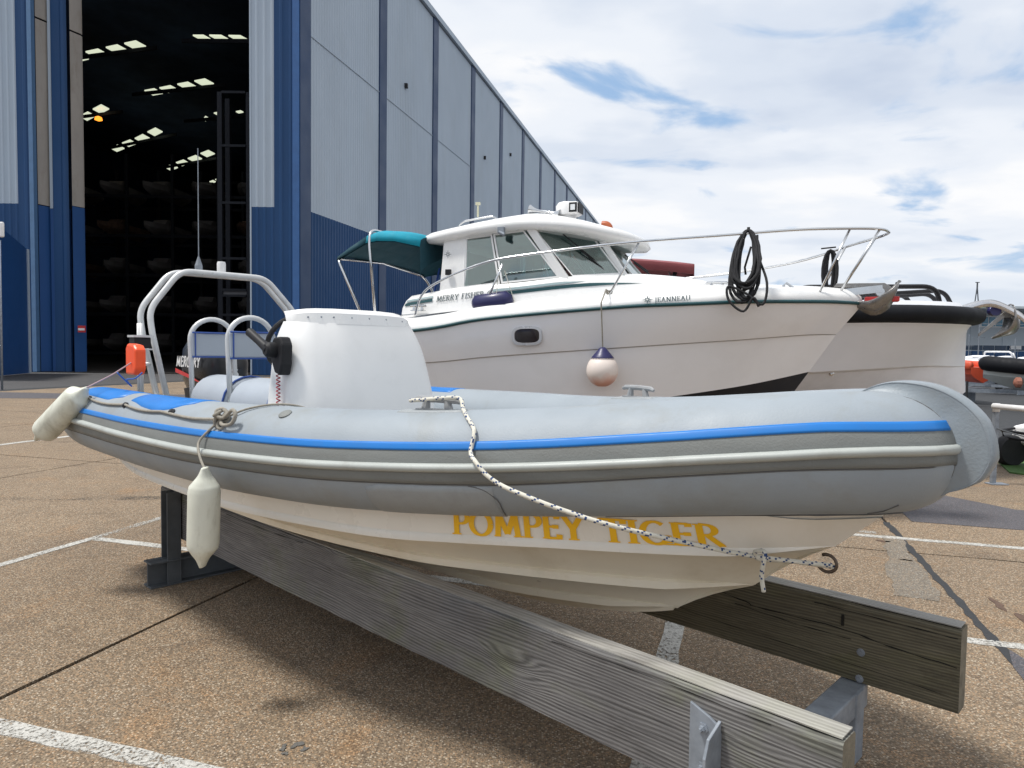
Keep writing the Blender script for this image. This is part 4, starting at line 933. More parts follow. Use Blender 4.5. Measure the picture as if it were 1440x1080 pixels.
for a in range(3): mm.add([Matrix.Rotation(R(a * 120), 3, 'X') @ Vector(v) + Vector((ok - .18, oy, .48)) for v in ((0, -.02, 0), (.03, .06, .09), (-.02, .02, .16), (-.03, -.06, .1))], [(0, 1, 2, 3)])
ob('propeller', mm, MT['black'], om, solid=.008)
ysd = oy - .2095
sw = MB(); sw.add([(ok - .33, ysd - .001, 1.41), (ok - .33, ysd - .001, 1.375), (ok + .20, ysd - .001, 1.30), (ok - .05, ysd - .001, 1.365)], [(0, 1, 2, 3)]); ob('side_stripe', sw, MT['red'], om, rec=False)
tx = MB(); write(tx, 'MERCURY', lambda u, v: Vector((ok - .31 + u, ysd - .002, 1.425 + v)), .085, 0, .03, .20, .14, False, slant=.25); ob('brand_lettering', tx, MT['white'], om, rec=False)
# front face carries the numerals
tx = MB(); write(tx, '25', lambda u, v: Vector((ok + .268, oy - .02 + u, 1.35 + v)), .06, 0, .03, .2, .13, False); ob('power_lettering', tx, MT['white'], om, rec=False)
# orange float light in its bracket by the stern
ofl = BF.at(191, 506, y=-.80)
mm = MB(); mm.prism([(-.09, -.10), (.06, -.10), (.09, -.06), (.09, .07), (.05, .10), (-.06, .11), (-.09, .08)], -.035, .035, lambda u, v, h: Vector((ofl.x + u * 1.05, ofl.y + u * .72 * .0 + h, ofl.z + v)))
lb_ = ob('lifebuoy_light', mm, MT['orange'], None, bevel=.014, frame=BF, label='bright orange buoyant light hung on the stern frame of the grey inflatable boat', cat='safety light')
# cleats ----------------------------------------------------------
def cleat(k, y, z, deg, name='deck_cleat', L=.24, par=rib, H=.052, mat=None):
    mm = MB(); M_ = Matrix.Translation((k, y, z)) @ Matrix.Rotation(R(deg), 4, 'Z')
    hpts = [M_ @ Vector(v) for v in ((-L / 2, 0, H * .85), (-L * .42, 0, H), (0, 0, H * 1.05), (L * .42, 0, H), (L / 2, 0, H * .85))]
    mm.tube(hpts, [.008, .013, .014, .013, .008], 8)
    for s in (-1, 1): mm.tube([M_ @ Vector((s * L * .26, 0, 0)), M_ @ Vector((s * L * .22, 0, H))], [.02, .013], 8)
    mm.box(M_ @ Vector((0, 0, .003)), (L * .8, .05, .01), Matrix.Rotation(R(deg), 3, 'Z')); return ob(name, mm, mat or paint('grey_plastic_cleat', (.30, .31, .32), .5, dirt=.3), par, smooth='auto')
def topat(k, side):
    u = uk(k) if side < 0 else LT - uk(k); return tp(u, 92)
c1 = topat(.55, -1); cleat(c1.x, c1.y, c1.z - .004, 14, L=.22, H=.045); c2 = topat(.60, 1); cleat(c2.x, c2.y, c2.z - .004, -15)
# towing eye on the stem
eye = BF.at(1163, 792, y=0)
mm = MB(); mm.tube([eye + Vector((.032 * math.cos(R(a)), 0, .030 * math.sin(R(a)))) for a in range(-150, 121, 18)], .0060, 8); ob('tow_eye', mm, paint('brown_steel', (.12, .09, .07), .45, metal=.6), rib, smooth=True)
# ---------------------------------------------------------------- ropes and fenders on it
gu = [uk(-2.33), uk(-1.66), uk(-1.01)]
def grab():
    P = []
    for a, b in zip(gu, gu[1:]):
        for q in range(6):
            t = q / 6; P.append(tp(a + (b - a) * t, 47 - 5 * math.sin(PI * t) * 1, .010))
    return P
gp = grab(); mm = MB(); kn_ = BF.at(318, 593, z=0) 
kt = tp(uk(-.49), 42, .016)
gl = gp + catmull([gp[-1], tp(uk(-.75), 40, .012), kt], 5)[1:]
mm.tube(gl, .0075, 7)
after = catmull([kt, tp(uk(-.43), 56, .012), tp(uk(-.40), 66, .009), tp(uk(-.34), 80, .008), tp(uk(-.28), 95, .007), tp(uk(-.24), 112, .007), tp(uk(-.2), 130, .01)], 6)
mm.tube(after, .005, 6)
ob('grab_rope', mm, MT['rope'], None, smooth=True, frame=BF, label='thin grey grab rope looped along the stern half of the inflatable tube', cat='rope')
mm = MB()
for u_ in gu:
    P_ = tp(u_, 47, .006); mm.lathe([(.016, -.008), (.02, .0), (.012, .012)], 10, Matrix.Translation(P_) @ Matrix.Rotation(R(-45), 4, 'X').inverted())
ob('rope_eyelet', mm, MT['rubber'], rib)
mm = MB()
rk_ = random.Random(5)
for q in range(7):
    c_ = kt + Vector((rk_.uniform(-.035, .035), rk_.uniform(-.01, .012), rk_.uniform(-.02, .03))); a0 = rk_.uniform(0, 3); ax1 = Vector((rk_.uniform(-1, 1), rk_.uniform(-.4, .4), rk_.uniform(-1, 1))).normalized(); ax2 = ax1.orthogonal().normalized()
    mm.tube([c_ + ax1 * .032 * math.cos(a) + ax2 * .02 * math.sin(a) for a in [a0 + 2 * PI * i / 14 for i in range(14)]], .0085, 6, closed=True)
mm.tube(catmull([kt, kt + Vector((.06, -.005, .02)), kt + Vector((.11, .0, .05)), kt + Vector((.14, .0, .03)), kt + Vector((.12, -.01, -.01)), kt + Vector((.05, -.02, -.02)), kt], 5), .009, 6)
hk = BF.at(288, 660, y=-1.20)
mm.tube(catmull([kt, tp(uk(-.53), 30, .012), tp(uk(-.56), 12, .03), hk.lerp(tp(uk(-.56), 12, .03), .5) + Vector((0, -.01, 0)), hk], 5), .006, 6)
ob('fender_lanyard', mm, MT['rope'], None, smooth=True, frame=BF, label='knotted grey lanyard tied to the grab rope with the hanging white fender below', cat='rope')
def fender_mb(L, r):
    mm = MB(); cap = .085
    prof = [(.010, 0), (.025, .002), (.031, .016), (.040, .038), (.054, .062), (r * .94, .084), (r, .108), (r, L - .108), (r * .94, L - .084), (.054, L - .062), (.040, L - .038), (.031, L - .016), (.025, L - .002), (.010, L)]
    pr = []
    for a, b in zip(prof, prof[1:]):
        for q in range(3): pr.append((a[0] + (b[0] - a[0]) * q / 3, a[1] + (b[1] - a[1]) * q / 3))
    pr.append(prof[-1]); vs_n = 24
    mm.lathe(pr, vs_n)
    for i, v in enumerate(mm.v):                       # eye ends are flattened tabs with ribs
        z = v.z; e = min(z, L - z)
        if e < cap: f = max(0, 1 - e / cap); v.y *= 1 - .62 * f; v.x *= 1.0
    return mm
def fender(name, top, bot, r, label, roll=0):
    L = (top - bot).length; mm = fender_mb(L, r)
    q = (top - bot).normalized().to_track_quat('Z', 'Y'); M_ = Matrix.Translation(bot) @ q.to_matrix().to_4x4() @ Matrix.Rotation(R(roll), 4, 'Z')
    root = empty('fender', loc=bot, label=label, cat='fender', group='white cylindrical fenders on the inflatable boat')
    m2 = MB(); m2.v = [(M_ @ v) - bot for v in mm.v]; m2.f = mm.f; m2.mi = mm.mi
    ob('body', m2, MT['fender'], root, smooth=True)
    for e in (.03, L - .03):
        m3 = MB(); c_ = M_ @ Vector((0, 0, e)) - bot; yv = (M_.to_3x3() @ Vector((0, 1, 0))).normalized()
        m3.tube([c_ - yv * .016, c_ + yv * .016], .010, 10); ob('eye_hole', m3, MT['rubber'], root)
    return root
fy = -1.205
ft = BF.w(BF.at(288, 657, y=fy)); fb = BF.w(BF.at(285, 797, y=fy)); fender('fender', ft, fb, .067, 'stained white fender hanging upright on the near side of the inflatable boat', 40)
f1t = at_y(122, 545, 4.42); f1b = at_y(52, 618, 4.55); fender('fender', f1t, f1b, .080, 'white fender lying slantwise off the stern end of the inflatable tube, leftmost', 10)
mm = MB(); a = f1t; b = BF.w(ofl); mm.tube([a, a.lerp(b, .5) + Vector((0, 0, -.01)), b], .005, 6); ob('pink_line', mm, paint('faded_pink_rope', (.42, .30, .32), .9), label='thin faded pink line from the slanting fender to the orange stern light', cat='rope')
mm = MB(); p0 = at_y(165, 524, 4.35); mm.tube(catmull([p0, at_y(185, 543, 4.5), at_y(178, 534, 4.5), at_y(190, 532, 4.5), at_y(200, 524, 4.5)], 6), .005, 6); ob('blue_line', mm, MT['blueline'], label='thin blue line drooping by the orange light at the stern', cat='rope')
# mooring rope: flecked line from the near cleat down to the stem eye
def flecked(P, r, name, label):
    pts = resample(P, max(int(sum((b - a).length for a, b in zip(P, P[1:])) / .0075), 8)); m4 = MB()
    m4.tube(pts, r, 8, fleck=lambda i, k: 1 if ((i + k) % 4 == 0 and (i * 7 + k * 13) % 5 < 3) or (i * 5 + k * 3) % 23 == 0 else 0)
    return m4
cw = BF.w(c1)
cpts = [Vector((c1.x + .20 * s_ - .09, c1.y - .012 - .04 * s_, c1.z + .045)) for s_ in (0, .3, .6, .9)]
R0 = [tp(uk(.44), 86, .040), tp(uk(.52), 84, .045), tp(uk(.60), 84, .050), tp(uk(.665), 86, .045), tp(uk(.70), 76, .013), tp(uk(.745), 60, .010), tp(uk(.81), 38, .016), BF.at(662, 636, y=-.80), BF.at(670, 651, y=-.835)]
R1 = [BF.at(683, 667, y=-.83), BF.at(704, 682, y=-.82), BF.at(735, 696, y=-.80), BF.at(790, 717, y=-.75), BF.at(860, 739, y=-.66), BF.at(960, 762, y=-.45), BF.at(1060, 782, y=-.22), eye + Vector((.02, -.015, .0))]
P_ = catmull(R0 + R1, 8)
m5 = flecked(P_, .0082, '', '')
ob('mooring_rope', m5, [MT['rope_w'], MT['rope_b']], None, smooth=True, frame=BF, label='white mooring rope flecked with navy running from the cleat to the bow eye', cat='rope')
P_ = catmull([eye + Vector((.03, .01, -.01)), BF.at(1110, 789, y=-.10), BF.at(1068, 786, y=-.2), BF.at(1062, 776, y=-.23), BF.at(1075, 776, y=-.25), BF.at(1074, 790, y=-.25), BF.at(1071, 810, y=-.23), BF.at(1074, 832, y=-.22)], 8)
m6 = flecked(P_, .0078, '', ''); 
ob('rope_tail', m6, [MT['rope_w'], MT['rope_b']], None, smooth=True, frame=BF, label='knotted end of the flecked rope hanging below the bow eye', cat='rope')
# ---------------------------------------------------------------- cradle
cr = empty('boat_cradle', BF, label='long weathered timber beams on dark steel frames carrying the inflatable boat', cat='cradle')
def beam(y0, y1, x0, x1, z0, z1, mat, seedv):
    mm = MB(); r_ = random.Random(seedv); n = 60; rows_ = []
    for i in range(n + 1):
        x = x0 + (x1 - x0) * i / n; c_ = .010; jt = r_.uniform(-.003, .003); jb_ = r_.uniform(-.002, .002)
        if r_.random() < .08: jt -= .006
        s_ = .004 * math.sin(x * 2.1)
        ring = [(y0, z0 + .004 + jb_), (y0, (z0 + z1) / 2), (y0, z1 - c_ + jt), (y0 + c_, z1 + jt * .4), (y1 - c_, z1), (y1, z1 - c_), (y1, (z0 + z1) / 2), (y1, z0 + c_), (y1 - c_, z0), (y0 + c_, z0)]
        rows_.append([Vector((x, yy, zz_ + s_)) for yy, zz_ in ring])
    mm.grid(rows_, closed_u=True); mm.add(rows_[0], [tuple(range(10))]); mm.add(rows_[-1], [tuple(range(10))], 1)
    return ob('timber_beam', mm, [mat, MT['wood_end']], cr, smooth='auto')
bn = beam(-.60, -.505, -2.55, 2.09, .285, .60, MT['wood'], 1); bfar = beam(.50, .595, -2.6, 2.13, .285, .60, MT['wood_dark'], 2)
# bleached capping edge strips worn on top
for (y0, y1, xa, par_) in ((-.597, -.508, 2.085, bn), (.503, .592, 2.125, bfar)):
    mm = MB(); mm.box(((xa - 2.55) / 2, (y0 + y1) / 2, .6035), (xa + 2.55, y1 - y0 - .012, .004)); ob('worn_edge', mm, MT['wood_top'], par_)
crack = paint('dark_crack', (.008, .007, .005), .9)
def crackline(pts, y, par_, w_=.004):
    mm = MB(); P = catmull(pts, 6); L_ = [Vector((p.x, y, p.z + w_ * (.5 + .5 * math.sin(i * 1.7)))) for i, p in enumerate(P)]; R_ = [Vector((p.x, y, p.z - w_ * (.5 + .4 * math.cos(i * 2.3)))) for i, p in enumerate(P)]
    mm.grid([L_, R_]); return ob('crack', mm, crack, par_, rec=False)
crackline([(.6, 0, .545), (1.0, 0, .525), (1.3, 0, .49), (1.35, 0, .48), (1.7, 0, .485), (1.9, 0, .465), (2.12, 0, .455)], .4985, bfar)
crackline([(1.25, 0, .47), (1.5, 0, .455), (1.75, 0, .452)], .4983, bfar, .0025); crackline([(.9, 0, .38), (1.3, 0, .36), (1.8, 0, .35), (2.1, 0, .34)], .4983, bfar, .0018)
crackline([(1.6, 0, .566), (1.9, 0, .564), (2.12, 0, .562)], .4983, bfar, .003)
crackline([(-1.5, 0, .58), (-1.0, 0, .575), (-.6, 0, .582)], -.6015, bn, .003); crackline([(1.1, 0, .57), (1.5, 0, .578), (1.9, 0, .572)], -.6015, bn, .0022)
mm = MB(); q = BF.at(1185, 872, y=.497); mm.box((q.x, .497, q.z), (.010, .006, .045)); ob('nail_slot', mm, crack, bfar)
for px_, py_ in ((1210, 918), (1208, 955)):
    q = BF.at(px_, py_, y=.494); mm = MB(); mm.lathe([(.016, 0), (.016, .003), (.010, .004), (.009, .009)], 10, Matrix.Translation((q.x, .4995, q.z)) @ Matrix.Rotation(R(90), 4, 'X')); ob('bolt', mm, MT['galv'], cr)
# frames
def chan(name, a, b, w_, h_, mat, par_=cr): mm = MB(); mm.bar(a, b, w_, h_); return ob(name, mm, mat, par_, bevel=.005)
for kx, mt_ in ((-2.22, MT['darksteel']), (1.76, MT['galv'])):
    for yy in (-.66, .46) if kx < 0 else (-.665, .44):
        wpost = .11
        mm = MB()
        # C-section post: web and two flanges
        mm.box((kx, yy + .045, .31), (wpost, .010, .62 if kx < 0 else .54)); 
        for sx in (-1, 1): mm.box((kx + sx * (wpost / 2 - .005), yy, .31 if kx < 0 else .27), (.01, .082, .62 if kx < 0 else .54))
        if kx < 0: ob('post', mm, mt_, cr, bevel=.003)
    # ground channel and cross member
    mm = MB()
    if kx < 0:
        mm.box((kx, 0, .085), (.012, 1.62, .17))
        for z_ in (.006, .164): mm.box((kx + .0, 0, z_), (.13, 1.62, .012))
    if kx < 0: ob('ground_channel', mm, mt_, cr, bevel=.003)
    if kx > 0:
        mm = MB(); mm.box((kx, -.03, .235), (.10, 1.13, .095)); ob('cross_member', mm, mt_, cr, bevel=.006)
        mm = MB(); mm.box((kx + .0, -.55, .10), (.09, .07, .18)); ob('post', mm, MT['galv'], cr, bevel=.005)
        mm = MB(); mm.box((kx + .01, .435, .14), (.09, .09, .28)); ob('post', mm, MT['galv'], cr, bevel=.005)
# bracket plate bolted on the front face of the near beam
kp = 1.70
mm = MB(); mm.prism([(-.045, -.36), (.055, -.36), (.055, .06), (.045, .085), (.02, .10), (-.045, .125)], 0, .010, lambda u, v, h: Vector((kp + u, -.6005 - h, .43 + v))); pl = ob('bracket_plate', mm, MT['galv'], cr, bevel=.002)
mm = MB(); mm.prism([(0, -.36), (.09, -.36), (.09, .02), (.07, .07), (0, .10)], 0, .010, lambda u, v, h: Vector((kp + .045 + h, -.605 - u, .43 + v))); ob('bracket_flange', mm, MT['galv'], pl, bevel=.002)
for z_ in (.49, .37):
    mm = MB(); mm.lathe([(.018, 0), (.018, .003), (.0105, .004), (.0105, .012), (.006, .013), (.006, .022)], 6, Matrix.Translation((kp, -.611, z_)) @ Matrix.Rotation(R(90), 4, 'X')); ob('bolt', mm, MT['galv'], pl)
# ---------------------------------------------------------------- white cabin boat (local x forward, bow tip at 0; y to port)
MFm = Frame(3.43, 7.0, -22)
mf = empty('cabin_boat', MFm, label='white cabin cruiser with green stripes and a teal canopy behind the inflatable boat', cat='boat')
def mlev(pts): return [Vector((-s, -b, z)) for s, b, z in pts]
ML = [mlev([(.10, 0, 2.23), (.3, .22, 2.235), (.6, .42, 2.23), (1.05, .67, 2.21), (1.7, .88, 2.18), (2.3, .99, 2.15), (3.5, 1.1, 2.05), (4.3, 1.12, 1.93), (6.1, 1.08, 1.80)]),
      mlev([(.02, 0, 2.17), (.25, .27, 2.17), (.5, .45, 2.165), (1, .73, 2.145), (1.6, .94, 2.115), (2.2, 1.06, 2.08), (3.5, 1.18, 1.97), (4.3, 1.20, 1.86), (6.1, 1.16, 1.73)]),
      mlev([(0, 0, 2.10), (.25, .28, 2.10), (.5, .46, 2.095), (1, .74, 2.08), (1.6, .95, 2.05), (2.2, 1.07, 2.02), (3.5, 1.2, 1.91), (4.3, 1.22, 1.79), (6.1, 1.18, 1.66)]),
      mlev([(.23, 0, 1.80), (.5, .24, 1.79), (1.1, .58, 1.73), (1.7, .82, 1.68), (2.3, .97, 1.63), (3.5, 1.12, 1.53), (4.3, 1.15, 1.45), (6.1, 1.12, 1.36)]),
      mlev([(.235, 0, 1.79), (.52, .22, 1.78), (1.12, .56, 1.72), (1.7, .80, 1.67), (2.3, .95, 1.62), (3.5, 1.10, 1.52), (4.3, 1.13, 1.44), (6.1, 1.10, 1.35)]),
      mlev([(.47, 0, 1.42), (1.0, .28, 1.29), (1.6, .58, 1.18), (2.4, .84, 1.05), (3.6, 1.0, .92), (6.1, 1.02, .88)]),
      mlev([(.60, 0, 1.22), (.85, 0, 1.0), (1.4, 0, .80), (2.4, 0, .68), (6.1, 0, .66)])]
MC = [resample(catmull(l, 6), 70) for l in ML]
def mfpanel(i0, i1, side, n=4, bulge=0.0):
    rows_ = [MC[i0]]
    for j in range(i0 + 1, i1 + 1):
        for q in range(1, n + 1):
            t = q / n; rows_.append([a.lerp(b, t) + Vector((0, -1, 0)) * bulge * t * (1 - t) * 4 for a, b in zip(MC[j - 1], MC[j])])
    if side < 0: rows_ = [[Vector((v.x, -v.y, v.z)) for v in r_] for r_ in rows_]
    mm = MB(); mm.grid(rows_); return mm
for sd in (1, -1):
    ob('gunwale', mfpanel(0, 2, sd, 4, .008), MT['grp'], mf, smooth=True)
    ob('topsides', mfpanel(2, 3, sd, 3, .015), MT['mf_side'], mf, smooth=True)
    ob('lower_topsides', mfpanel(4, 5, sd, 4), MT['mf_side'], mf, smooth=True)
    o = ob('knuckle_line', mfpanel(3, 4, sd, 1), paint('knuckle_grey', (.40, .39, .38), .4), mf)
    ob('bottom', mfpanel(5, 6, sd, 3), MT['antifoul'], mf, smooth=True)
    mm = MB(); mm.tube([v + Vector((.012 if v.y == 0 else 0, -.010, 0)) if sd > 0 else Vector((v.x, -v.y + .010, v.z)) for v in MC[2]], .017, 6); ob('rub_strip', mm, MT['green_stripe'], mf, smooth=True)
mm = MB(); ds = MC[0]; mid = [Vector((v.x, 0, v.z + .10 * min(1, -v.x / 1.2))) for v in ds]; q1 = [Vector((v.x, v.y * .6, v.z + .075 * min(1, -v.x / 1.2))) for v in ds]; fl2 = [Vector((v.x, -v.y * .6, v.z + .075 * min(1, -v.x / 1.2))) for v in ds]; fr = [Vector((v.x, -v.y, v.z)) for v in ds]
mm.grid([ds, q1, mid, fl2, fr]); ob('deck', mm, MT['grp'], mf, smooth=True)
mm = MB(); tr = [MC[j][-1] for j in range(7)]; tr += [Vector((v.x, -v.y, v.z)) for v in tr[::-1][1:]]; mm.add(tr, [tuple(range(len(tr)))]); ob('transom', mm, MT['grp'], mf)
# coachroof: raised body under the windows
CR = {0: [(1.35, .0, 2.30), (1.6, .33, 2.30), (2.0, .55, 2.28), (2.6, .80, 2.25), (3.3, .92, 2.18), (4.2, .96, 2.10), (4.62, .96, 2.04)],
      1: [(1.72, .0, 2.40), (1.95, .30, 2.40), (2.25, .5, 2.40), (2.75, .76, 2.36), (3.3, .86, 2.30), (3.95, .88, 2.26), (4.55, .88, 2.18)]}
lo = resample(catmull(mlev(CR[0]), 6), 50); up = resample(catmull(mlev(CR[1]), 6), 50)
lo2 = [v + Vector((0, -.03, -.12)) for v in lo]
for s_ in (1, -1):
    mm = MB(); rws = [lo2, lo, [a.lerp(b, .5) + Vector((0, -.02, .01)) for a, b in zip(lo, up)], up]
    if s_ < 0: rws = [[Vector((v.x, -v.y, v.z)) for v in r_] for r_ in rws]
    mm.grid(rws); ob('coachroof', mm, MT['grp'], mf, smooth=True)
mm = MB(); mm.grid([up, [Vector((v.x, -v.y, v.z)) for v in up]]); ob('coachroof_top', mm, MT['grp'], mf)
# stripe along the coachroof
def onside(s, f, off=.006):
    def fx(L_):
        for a, b in zip(L_, L_[1:]):
            if -a.x <= s <= -b.x: t = (s + a.x) / max(a.x - b.x, 1e-6); return a.lerp(b, t)
        return L_[-1] if s > 2 else L_[0]
    a, b = fx(lo), fx(up); return a.lerp(b, f) + Vector((0, -.02 * 4 * f * (1 - f) - off, .002))
def band(s0, s1, f0, f1, mat, name, taper=0):
    mm = MB(); n = 24; A = []; B = []
    for i in range(n + 1):
        s = s0 + (s1 - s0) * i / n; tt = i / n; mdl = (f0 + f1) / 2; hw_ = (f1 - f0) / 2 * (1 if not taper else min(1, tt * 3))
        A.append(onside(s, mdl - hw_)); B.append(onside(s, mdl + hw_))
    mm.grid([A, B]); return ob(name, mm, mat, mf, rec=False)
sage = paint('grey_green_stripe', (.22, .30, .32), .4)
band(2.05, 3.55, -.02, .26, MT['green_stripe'], 'dark_stripe', 1); band(2.5, 3.55, .34, .56, sage, 'pale_stripe', 1)
band(4.25, 4.6, .10, .34, MT['green_stripe'], 'dark_stripe'); band(4.25, 4.6, .42, .60, sage, 'pale_stripe')
# cabin frame: window openings between pillars
def P3(s, b, z): return Vector((-s, -b, z))
bot = [P3(1.98, -.0, 2.40), P3(2.02, .30, 2.40), P3(2.25, .48, 2.40), P3(2.78, .77, 2.36), P3(3.3, .85, 2.31), P3(3.93, .88, 2.25), P3(4.20, .88, 2.21)]
top = [P3(2.35, -.0, 2.76), P3(2.40, .22, 2.77), P3(2.60, .40, 2.82), P3(3.22, .74, 2.86), P3(3.5, .76, 2.845), P3(3.97, .79, 2.80), P3(4.20, .80, 2.78)]
def bar2(a, b, w_, d_, mat, par_, name): mm = MB(); mm.bar(a, b, w_, d_); return ob(name, mm, mat, par_, bevel=.006)
def framed(name, a, b, c, d, gl, inset, fw=.03):        # window: a,b bottom; c,d top (b->c); frame and pane
    mm = MB(); e = [a, b, c, d]; cen = sum(e, Vector()) / 4; nr = (b - a).cross(d - a).normalized()
    if nr.dot(cen - P3(3.2, 0, 2.5)) < 0: nr = -nr
    E_ = [p + nr * .006 for p in e]
    inn = []
    for i in range(4):
        p = E_[i]; d1 = (E_[(i + 1) % 4] - p).normalized(); d2 = (E_[(i - 1) % 4] - p).normalized(); inn.append(p + (d1 + d2) * fw)
    back = [p - nr * .02 for p in inn]
    mm.add(E_ + inn + back, [(i, (i + 1) % 4, 4 + (i + 1) % 4, 4 + i) for i in range(4)] + [(4 + i, 4 + (i + 1) % 4, 8 + (i + 1) % 4, 8 + i) for i in range(4)])
    fr_ = ob(name, mm, MT['grp'], mf, rec=False)
    m7 = MB(); m7.add([p + nr * .004 for p in back], [(0, 1, 2, 3)]); ob('pane', m7, gl, fr_, rec=False, solid=.005); return fr_
gls = MT['glass']
for s_ in (1, -1):
    q = lambda v: Vector((v.x, v.y * s_, v.z))
    # side windows: two panes with a slim divider
    framed('side_window', q(bot[5].lerp(bot[4], .0)), q(bot[4].lerp(bot[5], .32)), q(top[4].lerp(top[5], .30)), q(top[5]), gls, 0, .02)
    framed('side_window', q(bot[4].lerp(bot[5], .30)), q(bot[3] + Vector((-.09, -.01, -.01))), q(top[3] + Vector((-.07, -.01, 0))), q(top[4].lerp(top[5], .28)), gls, 0, .02)
    framed('windscreen_pane', q(bot[3] + Vector((.035, .02, .0))), q(bot[2] + Vector((-.05, -.02, 0))), q(top[2] + Vector((-.04, -.02, 0))), q(top[3] + Vector((.04, .02, 0))), gls, 0, .014)
    for a, b, ww in ((bot[3] + Vector((-.02, 0, -.05)), top[3] + Vector((-.02, 0, .05)), .085), (bot[2] + Vector((0, 0, -.04)), top[2] + Vector((0, 0, .05)), .06)):
        bar2(q(a), q(b), .05, ww, MT['grp'], mf, 'pillar')
    mm = MB(); a0, a1, b1, b0_ = q(bot[5] + Vector((.04, 0, -.08))), q(bot[6] + Vector((-.02, 0, -.08))), q(top[6] + Vector((0, 0, .06))), q(top[5] + Vector((.04, 0, .06)))
    ins = Vector((0, .05 * s_, 0)); mm.add([a0, a1, b1, b0_, a0 + ins, a1 + ins, b1 + ins, b0_ + ins], [(0, 1, 2, 3), (4, 5, 6, 7), (0, 1, 5, 4), (1, 2, 6, 5), (2, 3, 7, 6), (3, 0, 4, 7)]); ob('rear_pillar', mm, MT['grp'], mf, bevel=.012)
fwl, fwr = bot[1], Vector((bot[1].x, -bot[1].y, bot[1].z)); ftl, ftr = top[1], Vector((top[1].x, -top[1].y, top[1].z))
framed('windscreen_pane', bot[2] + Vector((.05, .05, 0)), Vector((bot[2].x + .05, -bot[2].y - .05, bot[2].z)), Vector((top[2].x + .03, -top[2].y - .04, top[2].z)), top[2] + Vector((.03, .04, 0)), gls, 0, .02)
mm = MB(); mm.box((-4.19, 0, 2.42), (.04, 1.6, .62)); ob('cabin_bulkhead', mm, MT['cabin_in'], mf)
mm = MB(); mm.box((-2.7, 0, 2.37), (.9, 1.1, .04)); mm.box((-3.7, .35, 2.30), (.5, .5, .35)); mm.box((-3.55, .3, 2.52), (.08, .4, .45)); ob('dashboard', mm, MT['cabin_in'], mf)
mm = MB(); mm.tube([(-3.0 + .17 * math.cos(a) * .4, -.3 + .17 * math.sin(a), 2.55 + .15 * math.cos(a)) for a in [2 * PI * i / 20 for i in range(20)]], .014, 6, closed=True); ob('helm_wheel', mm, MT['black'], mf)
# roof: crowned, with visor and rounded edge
RO = [(2.12, 0, 2.75), (2.16, .3, 2.75), (2.32, .55, 2.78), (2.75, .78, 2.855), (3.3, .86, 2.89), (3.95, .88, 2.84), (4.35, .86, 2.79), (4.50, .70, 2.80), (4.55, .4, 2.82), (4.55, 0, 2.83)]
edge = resample(catmull(mlev(RO), 6), 46); rings = []
for f, dz in ((0.82, -.035), (.97, -.03), (1.0, .0), (.99, .05), (.94, .09), (.8, .135), (.6, .175), (.35, .205), (0.0, .22)):
    cxr = -3.32; rings.append([Vector((cxr + (v.x - cxr) * f, v.y * f, v.z + dz + (0 if f > .8 else (1 - f) * .02))) for v in edge])
for i, r_ in enumerate(rings):
    rings[i] = r_ + [Vector((v.x, -v.y, v.z)) for v in r_[::-1][1:-1]]
mm = MB(); mm.grid(rings[:], closed_u=True); roof_ = ob('cabin_roof', mm, MT['grp'], mf, smooth=True)
mm = MB(); mm.add(rings[0], [tuple(range(len(rings[0])))]); ob('headlining', mm, MT['cabin_in'], mf)
# roof gear
def rp(px, py, y): return MFm.at(px, py, y=y)
mm = MB(); q = [(676, 313), (690, 308), (730, 300), (737, 305)]; mm.tube(fillet([rp(645, 317, -.55), rp(653, 311, -.55), rp(693, 304, -.55), rp(700, 309, -.55)], .03), .011, 7); ob('grab_rail', mm, MT['steel'], roof_, smooth=True)
mm = MB(); mm.tube(fillet([rp(740, 310, -.50), rp(744, 303, -.50), rp(752, 304, -.5), rp(760, 318, -.50)], .03), .010, 7); ob('grab_rail', mm, MT['steel'], roof_, smooth=True)
hn = rp(745, 295, -.42); hn2 = rp(787, 301, -.42)
mm = MB(); d_ = (hn2 - hn).normalized(); mm.tube([hn, hn + d_ * .04, hn + d_ * .09, hn.lerp(hn2, .5), hn2 - d_ * .08, hn2 - d_ * .03, hn2], [.055, .035, .017, .017, .017, .03, .05], 12); mm.tube([hn.lerp(hn2, .5), hn.lerp(hn2, .5) - Vector((0, 0, .08))], .015, 6); ob('air_horn', mm, MT['steel'], roof_, smooth='auto')
sl = rp(799, 297, -.3); mm = MB(); mm.lathe([(.09, -.18), (.09, -.06), (.13, -.05), (.135, .05), (.11, .085), (.03, .095)], 18, Matrix.Translation(sl)); s_o = ob('searchlight', mm, MT['white'], roof_, smooth='auto')
mm = MB(); mm.box(sl + Vector((.10, -.05, .01)), (.10, .20, .13)); ob('lamp_housing', mm, MT['white'], s_o, bevel=.02)
mm = MB(); mm.box(sl + Vector((.155, -.05, .01)), (.01, .17, .10)); mm.box(sl + Vector((.10, -.152, .01)), (.085, .008, .10)); ob('lamp_face', mm, MT['black'], s_o)
mm = MB(); mm.box(sl + Vector((.10, -.158, .01)), (.05, .006, .06)); ob('lamp_lens', mm, MT['lens'], s_o)
ol = rp(853, 321, -.25); mm = MB(); mm.tube(catmull([ol + Vector((-.05, 0, .04)), ol + Vector((0, 0, .035)), ol + Vector((.03, 0, 0)), ol + Vector((.03, 0, -.06))], 5), .04, 10); ob('beacon', mm, paint('orange_brown_plastic', (.42, .10, .03), .5), roof_, smooth='auto')
